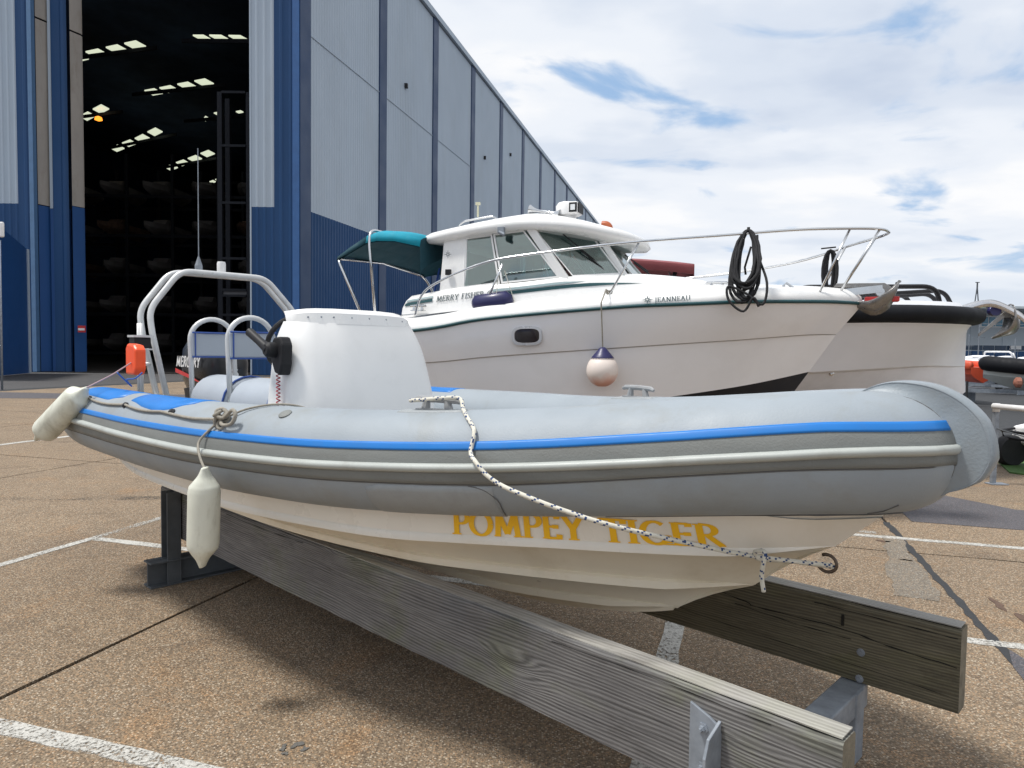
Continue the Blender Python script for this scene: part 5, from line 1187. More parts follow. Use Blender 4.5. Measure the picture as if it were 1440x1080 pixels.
sg_ = rp(706, 324, -.86); mm = MB(); mm.box(sg_ + Vector((0, -.02, 0)), (.07, .04, .06)); mm.tube([sg_ + Vector((-.02, -.03, -.02)), sg_ + Vector((.04, -.03, -.05))], .02, 8); ob('side_lamp', mm, MT['galv'], roof_)
mm = MB(); a = rp(672, 305, -.3); mm.tube([a, a + Vector((0, 0, .14))], .012, 6); mm.box(a + Vector((0, 0, .15)), (.05, .03, .03)); ob('mast_light', mm, paint('yellowed_plastic', (.6, .58, .42), .5), roof_)
mm = MB(); a = rp(893, 347, .2); b = rp(893, 333, .2); mm.tube(fillet([a, b, b + Vector((-.12, 0, 0.0)), a + Vector((-.13, 0, .01))], .03), .006, 6); ob('front_loop', mm, MT['steel'], roof_)
# wipers and deck hatch rim, fittings
for pa, pb, pc in (((790, 328), (818, 350), (845, 373)), ((878, 358), (890, 368), (912, 382))):
    y_ = -.52 if pa[0] < 800 else -.2
    A_ = MFm.at(*pa, y=y_ - .10); C_ = MFm.at(*pc, y=y_); mm = MB(); mm.tube([A_, A_.lerp(C_, .5), C_], .007, 5); mm.tube([A_.lerp(C_, .35) + Vector((.01, -.01, -.02)), C_ + Vector((.04, -.02, -.05))], .009, 5); ob('wiper', mm, MT['black'], mf)
mm = MB(); mm.box(MFm.at(876, 394, y=-.25), (.5, .34, .02)); ob('deck_hatch', mm, MT['grp'], mf, bevel=.008)
# porthole
mm = MB(); n_ = 28; pc_ = None
def hullpt(px, py):                                     # on the near topsides: intersect by marching b
    best = None
    for j in range(3, 6):
        pass
    o = MFm.i @ CO; d = MFm.i.to_3x3() @ cam_dir(px, py)
    lo_, hi_ = 3.0, 12.0; prev = None
    t = 4.0
    while t < 12:
        p = o + d * t; s = -p.x
        if 0 < s < 6.1:
            # half-breadth at this s and height
            col = []
            for ln in MC[:6]:
                for a, b in zip(ln, ln[1:]):
                    if -a.x <= s <= -b.x:
                        f = (s + a.x) / max(a.x - b.x, 1e-6); v = a.lerp(b, f); col.append((v.z, -v.y)); break
            col.sort()
            if len(col) > 1 and col[0][0] <= p.z <= col[-1][0]:
                hb = lerp_table([(z_, b_) for z_, b_ in col], p.z)[0]
                if -p.y <= hb: return p
        t += .004
    return o + d * 8
def oval(r1, r2, k=.0, n=32):
    P = []
    for i in range(n):
        a = 2 * PI * i / n; ca, sa = math.cos(a), math.sin(a); P.append((r1 * abs(ca) ** .6 * (1 if ca > 0 else -1), r2 * abs(sa) ** .6 * (1 if sa > 0 else -1)))
    return P
pcn = hullpt(742, 472); pl_ = hullpt(722, 472); pr_ = hullpt(763, 471); ex_ = (pr_ - pl_).normalized(); ez_ = Vector((0, -.08, 1)).normalized(); ey_ = ex_.cross(ez_).normalized()
if ey_.y > 0: ey_ = -ey_
W_ = (pr_ - pl_).length / 2 * 1.0
def pm(u, v, h): return pcn + ex_ * u + ez_ * v + ey_ * (h + .022)
o_out = oval(W_ * 1.04, .098); o_in = oval(W_ * .84, .070)
mm = MB(); n_ = 32; mm.v = [pm(u, v, .0) for u, v in o_out] + [pm(u * .98, v * .98, .018) for u, v in o_out] + [pm(u * 1.02, v * 1.02, .02) for u, v in o_in] + [pm(u, v, .004) for u, v in o_in]
for j in range(3):
    for i in range(n_): mm.f.append((j * n_ + i, j * n_ + (i + 1) % n_, (j + 1) * n_ + (i + 1) % n_, (j + 1) * n_ + i)); mm.mi.append(0)
po = ob('porthole', mm, paint('satin_porthole_rim', (.55, .55, .56), .3, metal=.3), mf, smooth='auto', rec=False)
mm = MB(); mm.add([pm(u, v, .006) for u, v in o_in], [tuple(range(n_))]); ob('pane', mm, glass('dark_porthole', (.02, .012, .010), .05), po, rec=False)
# railings, near and far, with stanchions
RL = [(4.38, 1.10, 1.95), (4.30, 1.12, 2.15), (4.12, 1.12, 2.29), (3.6, 1.10, 2.48), (3.1, 1.07, 2.555), (2.2, .95, 2.645), (1.3, .76, 2.705), (.6, .52, 2.765), (.1, .32, 2.785), (-.12, .20, 2.785), (-.19, .06, 2.78)]
for s_ in (1, -1):
    fz = lambda a, c: c - (0 if s_ > 0 else .19 * min(1, max(0, a + .2) / .9))
    pts = catmull([Vector((-a, -b * s_, fz(a, c))) for a, b, c in RL] + ([Vector((.20, 0, 2.78))]), 7)
    mm = MB(); mm.tube(pts, .0135, 8); rl_ = ob('guard_rail', mm, MT['steel'], mf, smooth=True)
    for (a, b) in (((3.38, 1.09, 2.465), (3.62, 1.05, 1.99)), ((2.03, .90, 2.66), (2.30, .98, 2.14)), ((.16, .33, 2.78), (.40, .36, 2.20)), ((-.10, .21, 2.78), (.22, .15, 2.20))):
        mm = MB(); mm.tube([Vector((-a[0], -a[1] * s_, fz(a[0], a[2]))), Vector((-b[0], -b[1] * s_, b[2]))], .0115, 8); ob('stanchion', mm, MT['steel'], mf, smooth=True)
    mm = MB(); mm.tube([Vector((-4.36, -1.1 * s_, 1.97)), Vector((-4.55, -1.05 * s_, 1.96)), Vector((-4.62, -1.0 * s_, 1.96))], .006, 6); ob('lower_wire', mm, MT['steel'], mf)
    for xs_ in (3.42, 3.36):
        mm = MB(); mm.tube([Vector((-xs_, -1.085 * s_, 2.40)), Vector((-xs_ - .05 * (1 if xs_ > 3.4 else -2.6), -1.07 * s_, 2.03))], .004, 5); ob('lashing', mm, MT['rope_w'], mf)
# bow fittings
mm = MB(); mm.tube([(-.62, -.40, 2.22), (-.70, -.40, 2.28), (-.74, -.40, 2.24)], .012, 6); ob('bow_fitting', mm, MT['steel'], mf)
cl_ = MFm.at(588, 437, y=-1.02); cleat(cl_.x, cl_.y, cl_.z, 0, L=.2, par=mf, mat=MT['steel']); cl_ = MFm.at(1008, 405, y=-.45); cleat(cl_.x, cl_.y, cl_.z, 0, L=.22, par=mf, mat=MT['steel'])
# small vent and logo on the rear pillar
q = MFm.at(631, 383, y=-.875); mm = MB(); mm.box(q + Vector((0, -.01, 0)), (.06, .03, .06)); ob('pillar_lamp', mm, MT['black'], mf)
# name, maker lettering
def star(cen, exv, ezv, r, n=8):
    mm = MB(); off = exv.cross(ezv).normalized(); off = off if off.y < 0 else -off; c_ = cen + off * .004
    for i in range(n):
        a = 2 * PI * i / n; rr_ = r if i % 2 == 0 else r * .72; t_ = c_ + (exv * math.cos(a) + ezv * math.sin(a)) * rr_; b1 = c_ + (exv * math.cos(a + .38) + ezv * math.sin(a + .38)) * r * .30; b2 = c_ + (exv * math.cos(a - .38) + ezv * math.sin(a - .38)) * r * .30; in_ = c_ + (exv * math.cos(a) + ezv * math.sin(a)) * r * .12
        mm.quad(in_, b2, t_, b1)
    return mm
ink = paint('dark_ink', (.02, .05, .06), .4)
def hm(px0, py0, px1, py1, n=7):                        # baseline sampled along the near side of the gunwale
    return [hullpt(px0 + (px1 - px0) * i / n, py0 + (py1 - py0) * i / n) for i in range(n + 1)]
bl = hm(921, 425.5, 972, 422); L_ = [0]
for a, b in zip(bl, bl[1:]): L_.append(L_[-1] + (b - a).length)
def along(P, L_, u):
    for i in range(len(P) - 1):
        if u <= L_[i + 1] or i == len(P) - 2: t = (u - L_[i]) / max(L_[i + 1] - L_[i], 1e-6); return P[i].lerp(P[i + 1], t)
H_ = .058; tw_ = textw('JEANNEAU', H_, .05); scj = L_[-1] / tw_
upv = (hullpt(945, 415) - hullpt(945, 424)).normalized()
mm = MB(); write(mm, 'JEANNEAU', lambda u, v: along(bl, L_, u * scj) + upv * v + Vector((0, -.026, 0)), H_, 0, .05, .13, .06); ob('maker_lettering', mm, ink, mf, rec=False)
sc0 = hullpt(911, 422); ob('star_emblem', star(sc0 + Vector((0, -.022, 0)), (hullpt(921, 421.6) - sc0).normalized(), upv, .058), ink, mf, rec=False)
b2 = [onside(4.2 - (4.2 - 3.62) * i / 6, -.02 + .02, .008) for i in range(7)]; L2 = [0]
for a, b in zip(b2, b2[1:]): L2.append(L2[-1] + (b - a).length)
t2 = textw('MERRY FISHER 625', .062, .04); s2_ = L2[-1] * 1.22 / t2
xo_ = 0
for wd_i in ('MERRY', 'FISHER', '625'):
    mm = MB(); xo_ = write(mm, wd_i, lambda u, v: along(b2, L2, u * s2_) + Vector((0, .02 * v / .06, v)) + Vector((0, -.004, 0)), .062, xo_, .04, .13, .07) + .45 * .062
    ob('model_lettering', mm, ink, mf, rec=False)
rp0 = MFm.at(631, 358, y=-.86); ob('star_emblem', star(rp0 + Vector((0, -.015, 0)), Vector((1, 0, 0)), Vector((0, 0, 1)), .05), paint('grey_ink', (.15, .17, .18), .5), mf, rec=False)
# canopy over the cockpit
cn = empty('cockpit_canopy', parent=mf)
def canrow(s, z, hw_, drop): return [Vector((-s, -hw_ * math.cos(R(a)), z - drop * (1 - math.sin(R(a)) ** .5))) for a in range(0, 181, 12)]
CANS = [(4.40, 2.86, .98, .16), (4.7, 2.94, 1.0, .17), (4.92, 2.96, 1.02, .18), (5.06, 2.93, 1.02, .17), (5.28, 2.80, 1.02, .14), (5.46, 2.67, 1.0, .08)]
rws = [canrow(*c_) for c_ in CANS]
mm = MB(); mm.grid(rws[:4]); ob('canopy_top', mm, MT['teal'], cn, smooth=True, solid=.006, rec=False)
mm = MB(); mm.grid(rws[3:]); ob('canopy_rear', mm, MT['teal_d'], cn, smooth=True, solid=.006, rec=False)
mm = MB(); mm.grid([[Vector((v.x, v.y * .99, v.z - .012)) for v in r_] for r_ in rws]); mm.grid([rws[0], [Vector((v.x - .0, v.y * .98, v.z - .35 + .25 * (1 - abs(v.y)))) for v in rws[0]]]); ob('canopy_underside', mm, MT['teal_d'], cn, rec=False)  # shaded underside of the canopy put into dark teal
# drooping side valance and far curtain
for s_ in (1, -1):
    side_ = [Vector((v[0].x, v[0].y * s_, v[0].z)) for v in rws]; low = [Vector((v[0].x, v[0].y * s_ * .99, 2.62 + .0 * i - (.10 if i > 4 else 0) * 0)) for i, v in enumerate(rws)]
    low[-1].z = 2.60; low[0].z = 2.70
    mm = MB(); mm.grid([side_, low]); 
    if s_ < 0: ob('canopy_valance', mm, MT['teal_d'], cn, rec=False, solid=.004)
for s_ in (1, -1):
    mm = MB(); mm.tube(fillet([(-4.92, -1.02 * s_, 1.85), (-5.01, -1.03 * s_, 2.78), (-5.04, -.95 * s_, 2.92), (-5.06, 0, 2.955)], .12, 6), .016, 8); ob('canopy_hoop', mm, MT['steel'], cn, smooth=True)
    mm = MB(); mm.tube(fillet([(-5.05, -1.02 * s_, 1.85), (-5.38, -1.02 * s_, 2.5), (-5.46, -.98 * s_, 2.61), (-5.46, 0, 2.67)], .08, 6), .016, 8); ob('canopy_hoop', mm, MT['steel'], cn, smooth=True)
for a, b in (((-5.15, .9, 2.7), (-5.4, .9, 1.9)), ((-4.95, .95, 2.75), (-5.0, .95, 1.9)), ((-4.66, .6, 2.6), (-4.7, .65, 1.9))):
    mm = MB(); mm.tube([a, ((a[0] + b[0]) / 2 + .03, a[1], (a[2] + b[2]) / 2), b], .014, 5); ob('canopy_strap', mm, paint('blue_strap', (.01, .06, .30), .7), cn)
mm = MB(); mm.lathe([(.05, -.22), (.09, -.18), (.095, .16), (.04, .22)], 12, Matrix.Translation(MFm.at(693, 424, y=-1.02)) @ Matrix.Rotation(R(84), 4, 'Y'));
ob('deck_fender', mm, MT['navy'], None, smooth=True, frame=MFm, label='dark navy fender lying on the side deck of the white cabin boat', cat='fender')
# cradle under cabin boat
ct = empty('boat_trailer', MFm, label='dark steel trailer frame under the white cabin boat, mostly hidden', cat='trailer')
mm = MB(); mm.box((-3.0, -.5, .45), (4.6, .1, .14)); mm.box((-3.0, .5, .45), (4.6, .1, .14)); mm.box((-1.6, 0, .56), (.12, 1.3, .1)); mm.box((-4.8, 0, .56), (.12, 1.6, .1)); ob('frame', mm, MT['galv'], ct)
for x_ in (-3.6, -4.3):
    for y_ in (-.85, .85):
        mm = MB(); mm.lathe([(.20, -.09), (.30, -.09), (.32, -.05), (.32, .05), (.30, .09), (.20, .09)], 20, Matrix.Translation((x_, y_, .32)) @ Matrix.Rotation(R(90), 4, 'X')); ob('wheel', mm, MT['rubber'], ct)
for x_ in (-1.6, -4.8):
    for y_ in (-.5, .5): mm = MB(); mm.box((x_, y_, .25), (.1, .1, .5)); ob('support', mm, MT['galv'], ct)
# ball fender
bc = hullpt(847, 521); bc = MFm.i @ at_y(847, 521, (MFm.w(bc)).y - .17)
rootb = MFm.w(bc)
m8 = MB(); m8.lathe([(.02, -.155)] + [(.155 * math.cos(R(a)), .155 * math.sin(R(a)) * 1.03) for a in range(-75, 50, 8)] + [(.112, .118)], 26); bf = empty('ball_fender', loc=rootb - Vector((0, 0, .155)), label='round pink-white ball fender with a navy top hanging on the cabin boat side', cat='fender')
for v in m8.v: v.z += .155
ob('ball', m8, MT['fender_pink'], bf, smooth=True)
m8 = MB(); m8.lathe([(.113, .265), (.105, .285), (.075, .32), (.045, .355), (.03, .375), (.012, .38)], 22); ob('top_cap', m8, MT['navy'], bf, smooth=True)
ltop = MFm.at(857, 411, y=-.96); m8 = MB(); t_ = rootb + Vector((0, 0, .215)); a_ = MFm.w(ltop); m8.tube([t_, MFm.w((bc.x + .0, -1.17, 2.06)), MFm.w((ltop.x, -1.09, 2.19)), a_], .007, 6)
rk_ = random.Random(9)
for q in range(3):
    c_ = a_ + Vector((rk_.uniform(-.015, .015), -.01, rk_.uniform(-.03, .02))); ax1 = Vector((rk_.uniform(-1, 1), .2, rk_.uniform(-1, 1))).normalized(); ax2 = ax1.orthogonal().normalized(); m8.tube([c_ + ax1 * .025 * math.cos(a) + ax2 * .018 * math.sin(a) for a in [2 * PI * i / 12 for i in range(12)]], .007, 5, closed=True)
ob('ball_fender_line', m8, MT['rope'], label='thin grey line holding the round ball fender from the guard rail stanchion', cat='rope')
# black coiled rope over the rail
cen = MFm.at(1052, 395, y=-.63)
m8 = MB(); rk_ = random.Random(4); top_ = MFm.at(1053, 325, y=-.62)
nv_ = Vector((-.0, -1, 0))
for q in range(12):
    wtop = rk_.uniform(.04, .09); wbot = rk_.uniform(.08, .17); hb = rk_.uniform(.52, .70); P_ = []
    for i in range(26):
        a = 2 * PI * i / 26; v = -math.cos(a); yy = (v + 1) / 2
        wdt = wtop + (wbot - wtop) * (1 - yy) ** .8
        P_.append(top_ + Vector((wdt * math.sin(a) + rk_.uniform(-.004, .004) + .02 * (1 - yy) * (q % 3 - 1), -.02 - .004 * q - .30 * (1 - yy) + rk_.uniform(-.006, .006), -hb * (1 - yy))))
    m8.tube(P_, .0145, 6, closed=True)
m8.tube(catmull([top_ + Vector((.08, -.05, -.05)), top_ + Vector((.10, -.14, -.25)), top_ + Vector((.19, -.30, -.52)), top_ + Vector((.16, -.36, -.72)), top_ + Vector((.02, -.36, -.62)), top_ + Vector((-.14, -.34, -.55)), top_ + Vector((-.13, -.36, -.68)), top_ + Vector((.0, -.38, -.78)), top_ + Vector((.08, -.38, -.66)), top_ + Vector((.13, -.38, -.74))], 6), .0115, 6)
m8.tube([top_ + Vector((.03, -.09, -.16)), top_ + Vector((-.02, -.09, -.35)), top_ + Vector((-.01, -.09, -.42))], .010, 6)
m8.tube([top_ + Vector((0, -.04, -.01)), top_ + Vector((0, -.04, .03))], .014, 6)
ob('coiled_rope', m8, MT['rope_k'], None, smooth=True, frame=MFm, label='large coil of black rope hung over the near bow rail', cat='rope')
m8 = MB(); t2_ = MFm.at(1168, 352, y=.22)
for q in range(6):
    wv = rk_.uniform(.012, .030); P_ = [t2_ + Vector((wv * math.sin(2 * PI * i / 18) * (1 + .3 * q % 2), .02 * math.sin(q), -.22 + .22 * math.cos(2 * PI * i / 18))) for i in range(18)]
    m8.tube(P_, .012, 6, closed=True)
m8.tube([t2_ + Vector((-.09, 0, .02)), t2_ + Vector((.05, 0, .03))], .008, 5)
ob('coiled_rope', m8, MT['rope_k'], None, smooth=True, frame=MFm, label='narrow hank of black rope hanging from the far bow rail', cat='rope')
# anchor on the bow roller
def anchor(fr, base, mat, label, flip=1, s=1.0, tilt=0):
    root = empty('anchor', label=label, cat='anchor'); root.matrix_world = fr.m @ Matrix.Translation(base) @ Matrix.Rotation(R(tilt), 4, 'Y')
    m_ = MB(); m_.prism([(-.42, .01), (-.40, .045), (0.02, .10), (.10, .06), (.12, -.02), (.04, -.015), (-.02, .03)], -.012, .012, lambda u, v, h: Vector((u * s, h, v * s))); ob('shank', m_, mat, root, bevel=.004)
    for sg_ in (1, -1):
        m_ = MB()
        A_ = [(-.30, .0, -.10), (-.05, .0, -.22), (.10, .0, -.13), (.14, .0, .08)]; B_ = [(-.30, .0, -.10), (-.10, .13 * sg_, -.10), (.06, .17 * sg_, .02), (.13, .12 * sg_, .12)]
        r0 = catmull([Vector(a) * s for a in A_], 4); r1 = catmull([Vector(b) * s for b in B_], 4); mid_ = [a.lerp(b, .5) + Vector((0, 0, -.02 * s)) for a, b in zip(r0, r1)]
        m_.grid([r0, mid_, r1]); ob('fluke', m_, mat, root, smooth=True, solid=.010, rec=False)
    m_ = MB(); m_.tube([Vector((.13, -.1, .12)) * s, Vector((.15, 0, .13)) * s, Vector((.13, .1, .12)) * s], .012, 6); ob('roll_bar', m_, mat, root)
    return root
brs = paint('dull_steel_plate', (.30, .29, .28), .32, metal=.75, var=.2, vs=8, dirt=.3, dirtcol=(.2, .14, .10))
ab = MFm.at(1238, 412, y=0); anchor(MFm, ab, brs, 'dull steel plough anchor stowed on the bow roller of the white cabin boat', tilt=8)
m8 = MB(); m8.bar((-.25, -.05, 2.20), (.16, -.05, 2.24), .012, .07); m8.bar((-.25, .05, 2.20), (.16, .05, 2.24), .012, .07); m8.lathe([(.04, -.05), (.028, 0), (.04, .05)], 12, Matrix.Translation((.14, 0, 2.21)) @ Matrix.Rotation(R(90), 4, 'X')); ob('bow_roller', m8, MT['steel'], mf)
m8 = MB(); m8.box((.16, -.0, 2.14), (.30, .10, .05)); ob('roller_pad', m8, MT['red'], mf, bevel=.01)
# ---------------------------------------------------------------- second white boat with black tube
TBF = Frame(6.34, 10.0, -14)
tb_ = empty('patrol_boat', TBF, label='white upright-stemmed boat with a black rubber fender tube and black rails, behind the cabin boat', cat='boat')
def tl(pts): return [Vector((-s, -b, z)) for s, b, z in pts]
TB = [tl([(-.05, 0, 2.02), (.02, .30, 2.02), (.15, .55, 2.02), (.5, .86, 2.02), (1.2, 1.10, 2.02), (2.5, 1.25, 2.0), (7.5, 1.25, 1.95)]),
      tl([(-.02, 0, 1.96), (.06, .25, 1.96), (.25, .48, 1.96), (.6, .78, 1.95), (1.2, 1.02, 1.95), (2.5, 1.2, 1.93), (7.5, 1.22, 1.88)]),
      tl([(-.02, 0, 1.46), (.15, .12, 1.46), (.6, .33, 1.46), (1.2, .62, 1.42), (2.2, .92, 1.35), (3.5, 1.08, 1.27), (7.5, 1.1, 1.1)]),
      tl([(-.018, 0, 1.45), (.15, .09, 1.45), (.6, .26, 1.44), (1.2, .52, 1.39), (2.2, .82, 1.32), (3.5, 1.0, 1.25), (7.5, 1.02, 1.08)]),
      tl([(-.04, 0, 1.10), (.2, .06, 1.06), (.9, .16, 1.0), (2, .4, .9), (3.5, .6, .8), (7.5, .6, .7)]),
      tl([(.04, 0, 1.0), (.3, 0, .92), (.9, 0, .80), (2, 0, .70), (3.5, 0, .65), (7.5, 0, .62)])]
TC = [resample(catmull(l, 6), 50) for l in TB]
for sd in (1, -1):
    for (a, b, mt_, nm) in ((0, 2, MT['bw'], 'topsides'), (2, 3, MT['bw'], 'chine_step'), (3, 5, paint('white_lower_hull', (.82, .82, .85), .4), 'lower_hull')):
        mm = MB(); rws = [[Vector((v.x, v.y * sd, v.z)) for v in TC[j]] for j in range(a, b + 1)]; mm.grid(rws); o = ob(nm, mm, mt_, tb_, smooth=True); bpy_smooth_auto(o.data)
r0 = TC[0]; loop = [Vector((v.x, v.y - .02, v.z + .12)) for v in r0[::-1]] + [Vector((v.x, -v.y + .02, v.z + .12)) for v in r0[1:]]
mm = MB(); mm.tube([loop[i] + (Vector((.05, 0, 0)) if abs(i - 49) < 3 else Vector()) for i in range(len(loop))], .112, 14); ob('fender_tube', mm, MT['mblack'], tb_, smooth=True)
mm = MB(); a_ = [Vector((v.x - .10, v.y + .12 if v.y < -.15 else v.y, v.z + .30)) for v in r0]; a0 = [Vector((v.x - .02, v.y * .96, v.z + .10)) for v in r0]; b_ = [Vector((v.x, -v.y, v.z)) for v in a_]; c_ = [Vector((v.x, -v.y, v.z)) for v in a0]
mm.grid([a0, a_, b_, c_]); ob('deck', mm, MT['bw'], tb_, smooth='auto')
for sd in (1, -1):
    mm = MB(); mm.tube(fillet([(-2.5, -.95 * sd, 2.22), (-2.35, -.95 * sd, 2.50), (-.58, -.66 * sd, 2.52), (-.50, -.62 * sd, 2.20)], .18, 7), .032, 10); ob('deck_rail', mm, MT['black'], tb_, smooth=True)
    mm = MB(); mm.tube(fillet([(-2.0, -.5 * sd, 2.26), (-1.8, -.5 * sd, 2.40), (-.36, -.26 * sd, 2.50), (-.22, -.25 * sd, 2.20)], .14, 7), .030, 10); ob('deck_rail', mm, MT['black'], tb_, smooth=True)
q = TBF.at(1169, 525, y=-.72); mm = MB(); mm.lathe([(.035, 0), (.035, .02), (.015, .03)], 12, Matrix.Translation(q) @ Matrix.Rotation(R(90), 4, 'X')); ob('hull_fitting', mm, MT['steel'], tb_)
# canopy roof of that boat, maroon, aft
ca = TBF.at(940, 378, y=-.2)
mm = MB(); rws = []
cf = TBF.at(976, 380, y=-.9); cbk = cf + Vector((-2.4, 0, .12))
for t in [i / 8 for i in range(9)]:
    x_ = cf.x - 2.2 * t; zt_ = cf.z + .16 + .10 * t - .06 * (1 - t) ** 4; rws.append([Vector((x_, -.95, zt_ - .16)), Vector((x_, -.93, zt_ - .04)), Vector((x_, -.6, zt_ + .02)), Vector((x_, 0, zt_ + .05)), Vector((x_, .6, zt_ + .02)), Vector((x_, .93, zt_ - .04)), Vector((x_, .95, zt_ - .16))])
mm.grid(rws); mm.add(rws[0], [tuple(range(7))]); ob('canopy', mm, MT['maroon'], tb_, smooth='auto', solid=.01, rec=False)
for x_, sd in ((-.25, 1), (-.25, -1), (-1.9, 1), (-1.9, -1)):
    mm = MB(); mm.tube([(cf.x + x_, -.88 * sd, cf.z + .02), (cf.x + x_ - .12, -.86 * sd, 2.2)], .03, 8); ob('canopy_post', mm, MT['black'], tb_, smooth=True)
mm = MB(); mm.quad((cf.x - .25, -.85, 2.25), (cf.x - .05, .85, 2.25), (cf.x - .2, .85, cf.z), (cf.x - .35, -.85, cf.z)); ob('windscreen', mm, MT['glass'], tb_, solid=.008, rec=False)
mm = MB(); mm.box((-4.4, 0, 2.05), (2.6, 1.5, .7)); ob('deckhouse', mm, MT['bw'], tb_, bevel=.08)
stv = paint('bright_steel_plate', (.62, .62, .63), .18, metal=.9, var=.1)
ab = TBF.at(1416, 448, y=0); anchor(TBF, ab, brs, 'dark polished anchor jutting out at the right edge from the bow of the black-tubed boat', s=1.0, tilt=-38)
mm = MB(); a_ = TBF.at(1352, 433, y=-.05); b_ = TBF.at(1390, 426, y=-.05); c_ = TBF.at(1425, 436, y=-.05)
for yy in (-.09, .09):
    P_ = catmull([a_ + Vector((-.2, yy, -.02)), a_ + Vector((0, yy, .02)), b_ + Vector((0, yy, .04)), c_ + Vector((0, yy, 0)), c_ + Vector((.12, yy, -.10))], 6); lo_ = [p + Vector((0, 0, -.10)) for p in P_]; mm.grid([P_, lo_])
mm.grid([[p + Vector((0, .18, 0)) for p in P_], [p for p in P_]])
ob('bow_roller', mm, stv, tb_, smooth=True, solid=.012, rec=False)
mm = MB(); mm.lathe([(.07, -.06), (.05, 0), (.07, .06)], 12, Matrix.Translation(TBF.at(1398, 437, y=-.03)) @ Matrix.Rotation(R(90), 4, 'X')); ob('roller_wheel', mm, MT['navy'], tb_)
tt_ = empty('boat_trailer', TBF, label='low steel cradle under the white boat with the black rubber tube', cat='cradle')
mm = MB(); mm.box((-4.2, -.6, .3), (5, .12, .16)); mm.box((-4.2, .6, .3), (5, .12, .16)); ob('frame', mm, MT['galv'], tt_)
for x_ in (-2.2, -6): mm = MB(); mm.box((x_, 0, .32), (.14, 1.6, .6)); ob('support', mm, MT['darksteel'], tt_)
# ---------------------------------------------------------------- far yard on the right
bd = empty('office_building', loc=(46, 92, 0), label='long pale blue two-storey building across the yard at the far right', cat='building')
def bp(px, py, Y=92): p = at_y(px, py, Y); return (p.x - 46, p.z)
ztop = bp(1400, 438)[1]
mm = MB(); mm.box((30, 6, (ztop) / 2), (76, 12, ztop)); ob('wall', mm, MT['building'], bd)
mm = MB(); mm.box((30, -.05, ztop + .12), (76.6, 12.6, .28)); ob('roof', mm, paint('pale_roof_trim', (.55, .6, .62), .5), bd)
for x0, x1, y0, y1, ns in ((1379, 1410, 445.5, 459, 3), (1433, 1462, 446, 460, 3), (1335, 1365, 445, 458, 3), (1480, 1510, 446, 460, 3)):
    a = bp(x0, y1); b = bp(x1, y0); wf = ob('window', MB().box(((a[0] + b[0]) / 2, -.04, (a[1] + b[1]) / 2), (b[0] - a[0] + .2, .10, b[1] - a[1] + .2)), MT['white'], bd); ww = (b[0] - a[0]) / ns
    for i in range(ns):
        hh = b[1] - a[1]
        ob('pane', MB().box((a[0] + ww * (i + .5), -.11, a[1] + hh * .62), (ww - .16, .06, hh * .66)), MT['win'], wf); ob('pane', MB().box((a[0] + ww * (i + .5), -.11, a[1] + hh * .13), (ww - .16, .06, hh * .20)), MT['win'], wf)
z0 = bp(1400, 492.5)[1]; z1 = bp(1400, 486)[1]
for i in range(14):
    x0 = bp(1300 + i * 16.5, 490)[0]; x1 = bp(1315 + i * 16.5, 490)[0]
    wf = ob('window', MB().box(((x0 + x1) / 2, -.03, (z0 + z1) / 2), (x1 - x0, .12, z1 - z0)), MT['win_dark'], bd)
    ob('roller_door', MB().box(((x0 + x1) / 2, -.03, (z0 - .1) / 2), (x1 - x0, .14, z0 - .15)), MT['blue_door'], bd, bevel=.02)
for x_ in (1421.5, 1430):
    a = bp(x_, 489); o_ = ob('wall_unit', MB().box((a[0], -.2, a[1]), (.5 if x_ < 1425 else .65, .3, .5)), MT['white'], bd)
for i in range(36):
    if i % 2 == 0: ob('panel_joint', MB().box((-8 + i * 2.1, -.012, 4.2), (.06, .02, 3.6)), paint('joint_blue', (.30, .38, .44), .6) if i == 0 else bpy.data.materials['joint_blue'], bd)
mast = empty('lattice_mast', loc=at_y(1370, 500, 130) * 1.0, label='slim dark mast rising behind the roof of the far building', cat='mast'); mast.location.z = 0
zt_ = at_y(1370, 397, 130).z; zb_ = at_y(1370, 402, 130).z
mm = MB(); mm.tube([(-1.5, 0, 0), (-.0, 0, zb_)], .10, 5); mm.tube([(1.5, 0, 0), (0, 0, zb_)], .10, 5); mm.tube([(0, 0, zb_ - 1), (0, 0, zt_)], .14, 5); 
for k in range(8): mm.bar((-1.5 + 1.5 * k / 8, 0, zb_ * k / 8), (1.5 - 1.5 * k / 8, 0, zb_ * (k + .6) / 8), .04, .04)
ob('lattice', mm, MT['darksteel'], mast); ob('masthead', MB().box((0, 0, zt_), (.7, .2, .12)), MT['darksteel'], mast)
